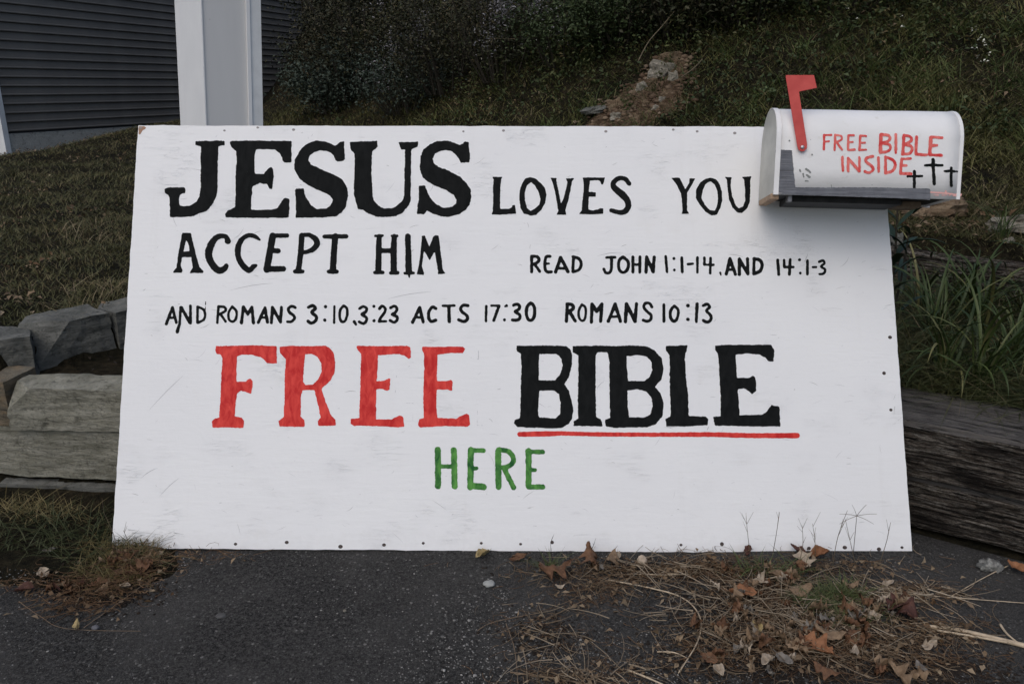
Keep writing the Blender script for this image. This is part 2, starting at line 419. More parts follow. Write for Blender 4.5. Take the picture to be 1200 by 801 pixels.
def letter_mesh(name, shapes, mat, parent, mapper, label, cell=.5, rough=.32, merge=True, seed=0):
    xs, ys, f = cut(shapes, cell, rough, seed); ins = f > 0
    c = ins[:-1, :-1].astype(int) + ins[:-1, 1:] + ins[1:, 1:] + ins[1:, :-1]
    polys = []
    full = c == 4
    for j in range(full.shape[0]):
        row = full[j]; k = np.flatnonzero(np.diff(np.concatenate([[0], row.astype(int), [0]])))
        for a, b in zip(k[::2], k[1::2]):
            if merge: polys.append([(xs[a], ys[j]), (xs[b], ys[j]), (xs[b], ys[j + 1]), (xs[a], ys[j + 1])])
            else:
                for q in range(a, b, 6):
                    e = min(q + 6, b); polys.append([(xs[q], ys[j]), (xs[e], ys[j]), (xs[e], ys[j + 1]), (xs[q], ys[j + 1])])
    for j, i in zip(*np.nonzero((c > 0) & (c < 4))):
        cs = [(xs[i], ys[j], f[j, i]), (xs[i + 1], ys[j], f[j, i + 1]), (xs[i + 1], ys[j + 1], f[j + 1, i + 1]), (xs[i], ys[j + 1], f[j + 1, i])]
        pl = []
        for q in range(4):
            p, r = cs[q], cs[(q + 1) % 4]
            if p[2] > 0: pl.append((p[0], p[1]))
            if (p[2] > 0) != (r[2] > 0):
                t = p[2] / (p[2] - r[2]); pl.append((p[0] + (r[0] - p[0]) * t, p[1] + (r[1] - p[1]) * t))
        if len(pl) > 2: polys.append(pl)
    vd = {}; vs = []; fs = []
    for pl in polys:
        idx = []
        for p in pl:
            k = (round(p[0], 3), round(p[1], 3))
            if k not in vd: vd[k] = len(vs); vs.append(mapper(*p))
            if not idx or idx[-1] != vd[k]: idx.append(vd[k])
        if idx[0] == idx[-1]: idx.pop()
        if len(idx) > 2: fs.append(tuple(reversed(idx)))
    o = mesh_obj(name, vs, fs, mat, parent); tag(o, label)
    return o
def bmap(px, py):
    x, y = bl(px, py); return (x, y, .0005)
def tr(sc, ox, oy, *shapes):
    out = []
    for s in shapes:
        p = [(ox + a / sc, oy + b / sc) for a, b in s[1]]
        if s[0] == 'S':
            wd = s[2]; wd = [q / sc for q in wd] if hasattr(wd, '__len__') else wd / sc
            out.append(('S', p, wd) + tuple(s[3:]))
        else: out.append((s[0], p))
    return out
P_ = lambda *p: ('P', list(p))
H_ = lambda *p: ('H', list(p))
def st(w, *p): return ('S', list(p), w)
def sk(w, *p): return ('S', list(p), w, True)

# JESUS
jesus = tr(6, 180, 150,
 P_((295,92),(495,90),(503,100),(500,125),(480,122),(458,130),(452,230),(448,450),(440,490),(410,540),(375,580),(330,598),(280,620),(220,627),(115,627),(115,490),(105,470),(80,455),(75,430),(95,418),(215,415),(225,425),(222,458),(195,462),(180,480),(177,525),(190,545),(215,552),(255,545),(300,520),(322,480),(330,440),(332,130),(310,125),(292,122)),
 P_((540,92),(730,88),(970,92),(970,243),(920,243),(908,232),(905,205),(885,175),(850,152),(800,150),(718,152),(710,200),(712,322),(775,322),(800,290),(825,275),(842,285),(845,340),(835,432),(815,428),(795,395),(750,388),(695,408),(690,480),(684,570),(735,577),(825,575),(870,560),(895,530),(915,492),(935,492),(957,503),(952,630),(730,632),(505,630),(502,605),(520,580),(570,560),(573,545),(577,480),(576,300),(585,230),(580,160),(545,135),(535,105)),
) + tr(6, 370, 150,
 P_((200,95),(205,215),(195,235),(150,235),(135,220),(125,190),(90,165),(30,158),(-10,168),(-40,192),(-52,225),(-35,255),(0,272),(60,300),(130,330),(190,365),(222,420),(228,480),(215,550),(180,595),(145,620),(40,630),(-90,630),(-140,630),(-140,530),(-145,440),(-135,425),(-85,425),(-80,450),(-60,500),(-30,545),(10,568),(75,565),(105,545),(120,505),(105,480),(60,455),(0,430),(-60,400),(-120,350),(-150,290),(-148,230),(-115,160),(-70,115),(0,90),(60,92),(110,110),(135,123),(150,118),(175,97)),
 P_((240,98),(430,92),(437,130),(420,148),(400,165),(395,200),(392,320),(400,480),(410,510),(440,545),(480,567),(535,565),(580,540),(610,505),(622,470),(626,300),(628,150),(600,150),(582,100),(720,96),(718,135),(690,140),(672,155),(670,300),(668,510),(650,550),(605,600),(560,620),(480,628),(420,622),(370,600),(330,575),(300,572),(285,530),(270,480),(268,380),(275,250),(272,180),(245,150)),
 P_((1050,95),(1075,100),(1085,210),(1078,243),(1020,243),(1005,220),(985,185),(945,160),(890,158),(840,180),(822,215),(830,250),(870,275),(935,300),(1010,340),(1060,385),(1090,430),(1095,480),(1080,540),(1050,580),(1000,610),(940,625),(880,622),(820,600),(780,578),(760,608),(710,605),(715,550),(725,500),(725,405),(768,402),(785,450),(810,500),(850,540),(900,560),(960,555),(985,530),(990,505),(970,470),(920,440),(850,410),(785,378),(750,345),(732,290),(735,200),(760,150),(800,115),(860,92),(920,90),(970,102),(1010,120),(1030,115)))
loves = tr(6, 560, 190,
 P_((98,103),(175,103),(165,120),(158,180),(155,330),(215,328),(238,318),(242,300),(262,302),(268,362),(160,370),(95,368),(105,345),(108,250),(105,180),(112,122)),
 P_((370,105),(410,118),(440,145),(470,180),(482,230),(472,290),(445,335),(410,372),(370,375),(325,362),(300,325),(290,260),(293,200),(310,150),(335,115)),
 H_((375,140),(400,165),(425,205),(440,260),(430,300),(400,328),(370,345),(345,320),(332,270),(330,215),(345,165)),
 P_((510,110),(555,112),(552,130),(562,180),(585,290),(600,260),(620,190),(628,140),(618,115),(680,112),(662,135),(650,200),(635,270),(615,340),(622,370),(550,370),(565,345),(550,250),(530,160),(520,130)),
 P_((732,108),(892,108),(885,145),(882,160),(865,158),(862,138),(845,128),(788,130),(780,210),(830,212),(830,243),(780,243),(776,332),(810,340),(850,330),(860,322),(882,325),(882,362),(780,368),(710,365),(730,340),(735,270),(745,180),(742,125)),
 st([17,17,15,17,19,22,25,23,21,19,16,14], (1062,150),(1040,122),(1005,112),(970,125),(950,158),(968,190),(1015,228),(1052,272),(1055,318),(1028,350),(985,352),(937,338)))
you = tr(6, 740, 190,
 P_((278,110),(340,110),(345,125),(378,190),(405,145),(408,115),(448,115),(425,160),(392,215),(390,290),(392,340),(410,365),(350,365),(358,345),(355,280),(348,220),(320,165),(295,130)),
 P_((555,110),(595,120),(620,155),(635,210),(638,270),(625,320),(600,370),(565,375),(520,350),(480,300),(452,250),(455,190),(485,140),(520,118)),
 H_((555,135),(585,160),(602,200),(608,260),(600,310),(585,340),(550,335),(515,300),(492,250),(500,200),(520,155)),
 P_((652,103),(708,105),(698,130),(700,190),(712,250),(735,305),(755,325),(785,310),(800,270),(798,180),(790,120),(770,103),(842,100),(835,130),(836,200),(832,280),(810,330),(775,360),(745,355),(710,320),(685,260),(675,190),(670,125)))
accept = tr(5.72, 190, 260,
 P_((135,73),(195,73),(205,130),(230,230),(250,300),(278,330),(275,342),(185,342),(195,325),(205,305),(195,235),(135,238),(125,290),(138,325),(130,340),(75,340),(80,325),(97,305),(105,240),(120,150)),
 H_((162,115),(180,160),(185,195),(142,200),(155,150)),
 st([20,16,17,20,24,25,23,24,23,20,17], (440,130),(430,102),(400,93),(360,108),(325,160),(312,215),(325,265),(352,305),(383,325),(415,315),(430,295)),
 st([8,15,16,17,20,20,20,20,18,17,10], (655,120),(620,97),(580,90),(540,112),(512,160),(508,215),(522,262),(552,302),(583,325),(612,300),(630,292)),
 sk(23, (742,95),(722,200),(702,318)), sk(15, (735,92),(838,92)), sk(17, (735,192),(778,194)), sk(19, (700,315),(812,315)),
 sk(19, (936,92),(930,200),(915,320)), sk(14, (890,332),(942,332)), st([14,15,20,20,18,14,12], (935,90),(985,88),(1028,115),(1038,150),(1012,182),(975,200),(935,205)),
 ) + tr(5.72, 380, 260, sk(15, (3,98),(148,97)), sk([20,21,22], (75,97),(65,200),(57,328)), sk(14, (30,333),(85,333)))
him = tr(5.72, 380, 260,
 sk([17,20,20], (368,98),(365,200),(362,330)), sk(9, (343,94),(392,92)), sk(12, (338,339),(392,339)), sk(16, (370,192),(465,193)),
 sk([18,22,22], (470,98),(465,200),(465,330)), sk(9, (453,94),(488,94)), sk(12, (445,342),(492,341)),
 sk([19,20,22], (560,97),(563,200),(566,325)), sk(10, (540,344),(598,342)), sk([10,4], (568,345),(570,372)),
 P_((655,92),(675,92),(705,165),(730,100),(745,88),(768,92),(780,200),(795,320),(815,345),(760,352),(762,325),(750,260),(740,200),(705,258),(668,190),(655,300),(670,345),(665,355),(620,350),(625,330),(632,300),(645,200)))
read = tr(6, 570, 280,
 sk(11, (318,122),(318,230)), st(11, (318,122),(358,124),(370,150),(345,172),(322,176)), sk(11, (338,175),(375,228)),
 st(11, (448,122),(420,126),(412,160),(412,205),(425,230),(456,231)), sk(9, (415,174),(440,172)),
 sk(12, (486,232),(522,130),(573,230)), sk(10, (502,206),(555,206)),
 sk(11, (612,124),(608,230)), st(11, (608,124),(650,138),(666,175),(652,215),(612,230)))
john = tr(6, 570, 280,
 sk(10, (845,130),(905,128)), st(11, (880,130),(878,212),(862,238),(838,235),(826,212)),
 st(11, (960,126),(933,150),(931,208),(960,236),(992,212),(997,160),(960,126)),
 sk(11, (1030,127),(1030,233)), sk(11, (1080,127),(1078,233)), sk(9, (1030,180),(1080,180)),
 sk(12, (1122,233),(1126,127)), sk(12, (1126,127),(1172,230)), sk(12, (1172,230),(1180,127))) + tr(5.4545, 760, 280,
 sk(9, (110,112),(118,210)), st(10, (162,125)), st(10, (165,198)), sk(10, (212,120),(215,210)), sk(9, (252,161),(283,158)), sk(9, (312,118),(312,213)),
 sk(9, (357,120),(357,163)), sk(8, (357,164),(415,165)), sk(9, (396,122),(394,218)), st([7,4], (458,215),(462,230)))
and14 = tr(5.4545, 760, 280,
 sk(11, (497,224),(520,126),(555,226)), sk(8, (510,196),(545,196)), sk(11, (580,226),(580,128)), sk(11, (580,128),(635,223)), sk(10, (635,223),(632,127)),
 sk(10, (675,128),(672,222)), st(11, (675,126),(712,136),(726,168),(712,205),(672,222)),
 sk(10, (825,135),(832,226)), sk(9, (866,135),(868,178)), sk(8, (868,180),(925,180)), sk(10, (905,132),(900,226)), st(10, (965,133)), st(10, (970,218)),
 sk(9, (1015,138),(1015,224)), sk(8, (1050,180),(1070,180)), st(8, (1090,145),(1115,138),(1125,155),(1103,176),(1128,195),(1120,220),(1092,225)))
romans3 = tr(5.72, 190, 260,
 sk(10, (28,683),(70,572),(95,673)), sk(8, (46,642),(88,642)), sk([10,9,12], (124,572),(118,682),(102,735)), sk(11, (128,572),(185,672)), sk(10, (190,562),(190,678)),
 sk(9, (238,570),(236,672)), st(9, (238,568),(275,585),(289,620),(278,655),(240,675)), sk(3.5, (292,535),(290,590)),
 sk(9, (378,565),(370,675)), st(9, (378,567),(418,570),(426,595),(385,618)), sk(9, (392,618),(425,666)),
 st(9, (470,568),(447,605),(447,650),(470,668),(494,650),(499,600),(470,568)),
 sk(11, (532,675),(545,570),(575,618),(602,572),(612,675)), sk(11, (645,672),(690,575),(706,672)), sk(8, (665,640),(703,640)),
 sk(11, (732,675),(740,572)), sk(11, (740,572),(793,670)), sk(11, (793,670),(800,572)),
 st(10, (893,574),(870,565),(847,580),(852,605),(880,625),(888,645),(868,667),(840,668)),
 st(11, (980,572),(1010,560),(1028,580),(1002,604),(1033,632),(1030,660),(1002,678),(978,665)), st(12, (1095,568)), st(12, (1090,658))) + tr(5.72, 380, 260,
 sk(8, (68,565),(66,675)), st(9, (130,562),(107,590),(104,640),(117,668),(140,663),(154,620),(151,577),(130,562)), st([12,8], (200,668),(213,688)),
 st(10, (237,580),(260,566),(284,580),(278,603),(252,620),(283,640),(279,668),(260,680),(234,668)), st(11, (333,565)), st(11, (333,662)),
 st(10, (370,582),(387,564),(408,578),(406,603),(377,643),(367,667)), sk(9, (367,667),(413,665)),
 st(10, (445,575),(470,563),(488,580),(478,604),(455,620),(487,635),(489,655),(468,673),(442,660)))
acts = tr(5.72, 380, 260,
 sk(11, (592,672),(640,572),(663,670)), sk(8, (612,640),(655,640)), st(11, (748,580),(725,570),(702,600),(700,640),(716,666),(748,658)),
 sk(9, (795,562),(873,560)), sk(12, (835,565),(838,668)), st(11, (962,560),(932,558),(915,578),(922,600),(953,625),(960,650),(935,667),(900,655)),
 sk(9, (1086,565),(1083,663))) + tr(6, 570, 280,
 sk(9, (35,468),(90,468)), sk(11, (88,472),(52,572)), st([11,8], (142,468),(132,473)), st(11, (128,568)),
 st(11, (190,466),(215,457),(233,472),(228,494),(202,510),(233,530),(234,558),(210,570),(182,568)),
 st(12, (310,450),(287,475),(281,520),(292,563),(315,570),(335,545),(339,490),(325,457),(310,450)))
romans10 = tr(6, 570, 280,
 sk(12, (568,457),(563,578)), st(12, (568,457),(603,462),(610,488),(578,512)), sk(12, (585,512),(625,576)),
 st(9, (672,460),(650,500),(650,548),(668,573),(688,568),(698,530),(696,480),(672,460)),
 sk(12, (738,583),(742,457),(775,508),(812,457),(803,578)), sk(12, (857,578),(905,457),(943,578)), sk(9, (877,545),(933,545)),
 sk(13, (977,580),(985,457)), sk(13, (985,457),(1045,578)), sk(12, (1045,578),(1055,455)),
 st(11, (1163,478),(1148,452),(1117,452),(1107,480),(1130,510),(1158,535),(1153,568),(1125,578),(1102,570))) + tr(5.4545, 760, 280,
 sk(10, (98,420),(98,525)), st(10, (165,427),(142,455),(140,498),(160,526),(183,508),(190,455),(165,427)), st(12, (252,425)), st(12, (252,514)),
 sk([11,9], (310,415),(305,528)), st(10, (350,425),(375,416),(390,435),(370,458),(398,490),(396,518),(375,531),(350,520)))
free = tr(6.16, 240, 390,
 P_((80,95),(200,92),(360,88),(518,95),(522,218),(450,218),(430,195),(400,172),(340,158),(270,155),(235,170),(230,260),(230,350),(295,350),(310,335),(330,328),(345,345),(345,380),(335,440),(315,435),(290,420),(260,418),(235,435),(222,500),(218,600),(265,610),(285,630),(280,685),(170,680),(55,682),(52,635),(70,620),(103,610),(112,500),(120,300),(128,180),(115,155),(85,150),(75,125)),
 P_((540,100),(600,92),(720,95),(870,92),(905,110),(930,145),(943,210),(935,290),(910,340),(845,400),(860,460),(890,540),(915,600),(945,625),(945,668),(820,670),(815,635),(835,610),(820,530),(792,412),(705,412),(695,450),(692,600),(720,630),(720,675),(540,675),(533,635),(570,605),(575,500),(578,300),(585,190),(545,145)),
 H_((725,155),(775,150),(815,175),(840,220),(845,280),(815,335),(780,372),(725,375),(710,350),(715,250))) + tr(6.16, 400, 390,
 P_((110,92),(340,95),(480,92),(500,105),(502,180),(485,188),(460,165),(420,152),(265,160),(262,230),(255,345),(310,345),(340,325),(355,330),(350,410),(330,418),(295,402),(255,405),(250,500),(252,622),(365,622),(420,592),(445,600),(455,678),(380,680),(250,670),(90,668),(68,655),(68,618),(130,612),(135,450),(140,250),(145,150),(110,110)),
 P_((585,100),(740,98),(880,98),(893,115),(875,145),(770,145),(695,158),(692,250),(690,345),(775,345),(790,338),(805,350),(800,415),(780,415),(770,408),(688,408),(685,500),(692,612),(830,618),(880,590),(905,578),(920,590),(928,660),(910,675),(740,672),(570,680),(555,665),(560,620),(595,612),(592,450),(598,250),(595,150),(583,130)))
bible = tr(5.72, 590, 390,
 P_((88,85),(270,82),(420,88),(448,105),(460,150),(458,220),(440,290),(408,340),(440,390),(455,450),(468,520),(462,570),(435,610),(390,635),(330,640),(240,635),(95,630),(70,605),(75,580),(110,570),(115,450),(120,250),(118,140),(90,122)),
 H_((240,140),(355,140),(385,170),(398,215),(380,275),(345,315),(260,318),(238,315),(235,220)), H_((240,385),(340,385),(370,410),(382,470),(380,540),(350,572),(240,565),(232,540),(236,450)),
 P_((462,88),(620,85),(720,86),(710,140),(690,128),(630,130),(618,150),(618,300),(620,560),(650,575),(665,625),(470,622),(470,590),(500,572),(498,450),(502,250),(500,150),(465,128)),
 P_((690,90),(830,82),(960,90),(1010,115),(1060,170),(1075,240),(1060,310),(1015,358),(1050,400),(1075,470),(1065,560),(1020,610),(960,632),(740,635),(680,625),(682,580),(715,568),(712,450),(710,200),(700,140)),
 H_((825,155),(900,148),(955,155),(990,190),(998,250),(975,300),(945,320),(835,322),(828,230)), H_((832,385),(900,378),(960,390),(990,430),(1000,490),(985,545),(940,565),(840,565),(832,480))) + tr(5.72, 750, 390,
 P_((172,85),(318,82),(312,120),(300,150),(308,300),(320,400),(328,555),(440,558),(458,580),(452,618),(300,625),(175,625),(172,575),(205,562),(203,450),(198,300),(198,150),(175,120)),
 P_((500,82),(680,80),(880,78),(900,110),(892,190),(860,190),(840,165),(800,145),(720,135),(640,148),(645,220),(650,300),(735,300),(755,285),(772,295),(780,390),(750,408),(730,390),(700,370),(655,375),(660,450),(668,550),(820,548),(855,520),(880,482),(935,495),(940,625),(780,625),(500,620),(490,560),(540,555),(540,400),(532,300),(525,150),(503,110)))
underline = [('S', [(609,508.6),(640,508),(660,507.5),(700,508.5),(760,509),(830,508.8),(880,510),(934,510)], [2.9,3.1,2.6,2.5,2.4,2.8,2.9,3.2])]
here = tr(7.06, 490, 510,
 sk(25, (163,115),(165,420)), sk(25, (295,120),(302,420)), sk(17, (165,255),(300,255)),
 sk(26, (436,118),(432,425)), sk(19, (432,120),(542,126)), sk(17, (440,272),(483,272)), sk(27, (445,415),(540,424)),
 sk(25, (662,125),(665,425)), st(21, (665,118),(740,128),(785,175),(783,222),(740,258),(670,265)), st(21, (712,272),(750,350),(790,432)),
 sk(25, (914,125),(914,420)), sk(19, (905,132),(1032,136)), sk(17, (920,285),(968,285)), sk(22, (920,425),(1028,424)))
WORDS = [(jesus, 'black', 'very large heavy black serif word JESUS', .5), (loves, 'black', 'black word LOVES', .3), (you, 'black', 'black word YOU', .3),
 (accept, 'black', 'black word ACCEPT', .3), (him, 'black', 'black word HIM', .3), (read, 'black', 'small black word READ', .25),
 (john[:9], 'black', 'small black word JOHN', .25), (john[9:], 'black', 'small black figures 1:1-14', .25), (and14[:7], 'black', 'small black word AND after 1:1-14', .25), (and14[7:], 'black', 'small black figures 14:1-3', .25),
 (romans3[:8], 'black', 'small black word AND with a dripping N, left end of its line', .25), (romans3[8:19], 'black', 'small black word ROMANS, the left one', .25), (romans3[19:], 'black', 'small black figures 3:10,3:23', .25),
 (acts[:6], 'black', 'small black word ACTS', .25), (acts[6:], 'black', 'small black figures 17:30', .25), (romans10[:11], 'black', 'small black word ROMANS, the right one', .25), (romans10[11:], 'black', 'small black figures 10:13', .25),
 (free, 'red', 'large red serif word FREE', .42), (bible, 'black', 'large black serif word BIBLE', .5), (underline, 'red', 'thin red underline below the word BIBLE', .3), (here, 'green', 'green word HERE', .45)]
for i, (sh, mt, lab, rg) in enumerate(WORDS):
    letter_mesh("underline" if sh is underline else "lettering", sh, M[mt], sign, bmap, lab, cell=.5, rough=rg, seed=i)

# pencil guide lines of the first lettering, faint
pencil = NT("faint_pencil", .8, .1).out((.55, .55, .56))
gl = tr(6.16, 400, 390, sk(1.6, (497,212),(522,212),(522,140)), sk(1.6, (335,297),(400,297),(390,400),(390,476),(345,476)), sk(1.6, (455,505),(518,505),(515,670),(470,672)), sk(1.6, (905,170),(990,190)), sk(1.6,(990,100),(990,190)), sk(1.6, (925,515),(985,512),(980,665),(1060,668)))
letter_mesh("guide_lines", gl, pencil, sign, lambda x, y: (*bl(x, y), .0004), "faint pencil guide lines between the red letters", cell=.4, rough=.25)["kind"] = "stuff"
# scuffs, scratches and hairline brush marks: thin flat slivers on the paint
def slivers(name, items, mat, label, z=.0003):
    vs = []; fs = []
    for pts, w_ in items:
        n = len(pts); b = len(vs)
        for i, (x, y) in enumerate(pts):
            a = pts[max(i - 1, 0)]; c = pts[min(i + 1, n - 1)]; d = math.hypot(c[0] - a[0], c[1] - a[1]) or 1; nx_, ny_ = -(c[1] - a[1]) / d, (c[0] - a[0]) / d; ww = w_ * math.sin(math.pi * (i + .4) / (n - .2)) * .5
            vs += [(x + nx_ * ww, y + ny_ * ww, z), (x - nx_ * ww, y - ny_ * ww, z)]
        for i in range(n - 1): fs.append((b + 2 * i, b + 2 * i + 1, b + 2 * i + 3, b + 2 * i + 2))
    bm = bmesh.new(); vv = [bm.verts.new(v) for v in vs]
    for f in fs: bm.faces.new([vv[i] for i in f])
    bm.normal_update()
    for f in bm.faces:
        if f.normal.z < 0: f.normal_flip()
    o = bm_obj(name, bm, mat, sign); o["kind"] = "stuff"; o["label"] = label
rr_ = random.Random(5); its = [[], [], []]
for k in range(430):
    x = rr_.uniform(-1.07, 1.07); y = rr_.uniform(.03, 1.20); L = rr_.choice((.006, .010, .015, .022, .04)) * rr_.uniform(.6, 1.3)
    a = rr_.gauss(.12, .35) if rr_.random() < .8 else rr_.uniform(0, 3.14); c = rr_.gauss(0, .5)
    pts = []; px_, py_ = x, y
    for i in range(6): pts.append((px_, py_)); px_ += math.cos(a) * L / 5; py_ += math.sin(a) * L / 5; a += c / 5
    its[rr_.choice((0, 0, 0, 1, 1, 2))].append((pts, rr_.uniform(.0004, .0011)))
for q, cc in enumerate(((.56, .56, .57), (.42, .42, .42), (.27, .265, .26))):
    slivers("scuff_marks", its[q], NT("paint_scuff_%s" % ("light", "grey", "dark")[q], .8, .1).out(cc), "faint scratches and scuffs in the white paint", z=.00015 + q * .00006)
gr = []
for (ax_, ay_), (bx_, by_) in (((130, 1), (1, 1)),): pass
for (p, q) in (((455, 350), (505, 342)), ((270, 340), (320, 332)), ((165, 560), (185, 548)), ((175, 480), (215, 440)), ((188, 580), (210, 560)), ((700, 300), (730, 296))):
    a = bl(*p); b = bl(*q); gr.append(([(a[0] + (b[0] - a[0]) * t, a[1] + (b[1] - a[1]) * t + .004 * math.sin(t * 3)) for t in (0, .25, .5, .75, 1)], .0012))
slivers("long_scratches", gr, NT("scratch_grey", .8, .1).out((.40, .40, .41)), "longer grey scratches in the white paint", z=.00035)

chip = NT("bare_chipped_wood", .85, .1).out((.36, .22, .15))
letter_mesh("chipped_corner", [('P', [(163, 148), (169, 148), (172, 150), (167, 153), (164, 158), (162.5, 157)])], chip, sign, lambda x, y: (*bl(x, y), .0004), "chipped reddish bare wood at the top left corner", cell=.4, rough=.5)
# screws / nails along the edges
def screw_mesh():
    bm = bmesh.new(); bmesh.ops.create_cone(bm, cap_ends=True, segments=10, radius1=.0048, radius2=.0038, depth=.0016)
    for v in bm.verts: v.co.z += .0008
    me = bpy.data.meshes.new("screw"); bm.to_mesh(me); bm.free(); me.materials.append(M['rust']); return me
sm = screw_mesh(); sm2 = sm.copy(); sm2.materials[0] = NT('painted_over_screw', .7, .2).out((.30, .28, .27))
for px, py in [(276,637),(336,635),(450,638),(496,636),(564,636),(610,637),(647,635),(798,638),(846,637),(948,642),(990,641),(1030,643),(1057,641),
               (302,149.5),(263,153),(344,152),(590,153),(543,154),(710,154),(789,152),(817,154),(861,156),(1044,480),(1036,437),(1043,395),(399,640),(165,150)]:
    o = bpy.data.objects.new("screw", sm); link(o, sign); x, y = bl(px, py); s = random.uniform(.85, 1.35)
    o.location = (x, y, 0); o.scale = (s, s * random.uniform(.8, 1), 1)
    if py < 200: o.data = sm2; o['label'] = 'screw head painted over, only faintly grey'; o.scale = (s * .85, s * .7, .5)

# ------------------------------------------------------------------ mailbox
W_, L_, HT = .190, .477, .246
lean = R(14.5)
m_v = Vector((0, math.sin(lean), math.cos(lean))); m_n = Vector((0, -math.cos(lean), math.sin(lean))); m_a = Vector((1, 0, 0))
yaw = Matrix.Rotation(R(-5.4), 3, m_v); m_a = yaw @ m_a; m_n = yaw @ m_n
rl = Matrix.Rotation(R(-2.2), 3, m_n); m_a = rl @ m_a; m_v = rl @ m_v
best = None
for d in np.arange(2.0, 2.4, .0025):       # slide away from the camera until the rear edge meets the board
    p = at_depth(906.5, 228, float(d)); q = MBI @ (p - m_n * W_)
    if q.z < .004: break
    best = p
mo = best - m_n * W_                         # origin: rear bottom left; x along, y up, z out
MM = Matrix(((m_a.x, m_v.x, m_n.x, mo.x), (m_a.y, m_v.y, m_n.y, mo.y), (m_a.z, m_v.z, m_n.z, mo.z), (0, 0, 0, 1))); MMI = MM.inverted()
HS = HT - W_ / 2
def prof(n=20, r=0.0, bulge=0.0):
    rr = W_ / 2 + r; out = [(-r, 0), (-r, HS * .5), (-r, HS)]
    out += [(W_ / 2 - rr * math.cos(t), HS + rr * math.sin(t)) for t in np.linspace(0, math.pi, n)[1:-1]]
    return out + [(W_ + r, HS), (W_ + r, HS * .5), (W_ + r, 0)]
def mplane(px, py, z):
    p = MMI @ on_plane(px, py, mo + m_n * z, m_n); return p
def msurf(px, py, off=.0008):
    o = MMI @ CAM; r = (MMI.to_3x3() @ ray(px, py))
    t = (W_ - o.z) / r.z; p = o + r * t
    if p.y <= HS: return (p.x, p.y, W_ + off)
    dy, dz = o.y - HS, o.z - W_ / 2; A = r.y ** 2 + r.z ** 2; B = 2 * (dy * r.y + dz * r.z); Cc = dy * dy + dz * dz - (W_ / 2) ** 2
    D = max(B * B - 4 * A * Cc, 0); t = (-B - math.sqrt(D)) / (2 * A); p = o + r * t
    v = Vector((0, p.y - HS, p.z - W_ / 2)).normalized() * off
    return (p.x, p.y + v.y, p.z + v.z)
def boxwhite():
    m = NT("white_painted_metal", .58, .3); v = m.coords()
    c = m.ramp(m.noise(v, 9, 5, .6), [(.3, (.73, .73, .72)), (.7, (.79, .79, .785))])
    c = m.mix(m.ramp(m.noise(v, 24, 5, .7), [(.60, 0.0), (.74, .45)]), c, (.52, .48, .40))
    sp = m.ramp(m.vor(v, 55), [(.03, 1.0), (.07, 0.0)]); sp = m.math('MULTIPLY', sp, m.ramp(m.noise(v, 15, 2), [(.60, 0.0), (.66, .8)]))
    c = m.mix(sp, c, (.12, .11, .10))
    return m.out(c, m.bump(m.noise(v, 22, 5, .6), .3, .006))
M['mb'] = boxwhite()
mbx = empty("mailbox", mw=MM)
tag(mbx, "white metal mailbox with raised red flag and red lettering at the sign's upper right corner", "mailbox")
def shell(x0, x1, th, name, mat, r=0.0, cap0=False, cap1=False, nx_=12, wob=.0012):
    pr = prof(22, r); pi_ = prof(22, r - th); n = len(pr); vs = []; fs = []
    for k, pp in enumerate((pr, pi_)):
        for i in range(nx_ + 1):
            x = x0 + (x1 - x0) * i / nx_
            for j, (z, y) in enumerate(pp):
                d = (mnoise.noise(Vector((x * 9, y * 9, z * 9 + 3))) * wob)
                vs.append((x, y + d, z + d))
    st_ = (nx_ + 1) * n
    for k in range(2):
        for i in range(nx_):
            for j in range(n - 1):
                a = k * st_ + i * n + j; q = (a, a + 1, a + n + 1, a + n)
                fs.append(q if k else q[::-1])
    for i, fl in ((0, cap0), (nx_, cap1)):
        for j in range(n - 1):
            a = i * n + j; fs.append((a, a + 1, st_ + a + 1, st_ + a))
        if fl: fs.append(tuple(i * n + j for j in range(n)))
    for i in range(nx_):
        for j in (0, n - 1):
            a = i * n + j; fs.append((a, a + n, st_ + a + n, st_ + a))
    bm = bmesh.new(); vv = [bm.verts.new(v) for v in vs]
    for f in fs:
        try: bm.faces.new([vv[i] for i in f])
        except ValueError: pass
    bmesh.ops.recalc_face_normals(bm, faces=bm.faces[:])
    return bm_obj(name, bm, mat, mbx)
body = shell(0.012, L_ - .004, .0016, "body", M['mb'])
for p in body.data.polygons: p.use_smooth = True
# rolled seams at both ends
rim = shell(L_ - .009, L_, .003, "rear_rim", M['mb'], r=.0015, nx_=1, wob=0)
# rear panel set a little inside
def plate(x, th, r, name, mat, dome=0.0):
    pr = prof(22, r); n = len(pr); v = [(x, y, z) for z, y in pr] + [(x + th, y, z) for z, y in pr]
    fs = [tuple(range(n)), tuple(range(2 * n - 1, n - 1, -1))] + [(j, (j + 1) % n, n + (j + 1) % n, n + j) for j in range(n)]
    bm = bmesh.new(); vv = [bm.verts.new(q) for q in v]
    for f in fs: bm.faces.new([vv[i] for i in f])
    bmesh.ops.recalc_face_normals(bm, faces=bm.faces[:]); return bm_obj(name, bm, mat, mbx)
plate(L_ - .016, .0015, -.003, "rear_panel", M['mb'])
beige = m_plain("old_white_door_paint", (.50, .49, .44), .5, .15, 12, .3)
door = plate(-.001, .0013, -.001, "door", beige)
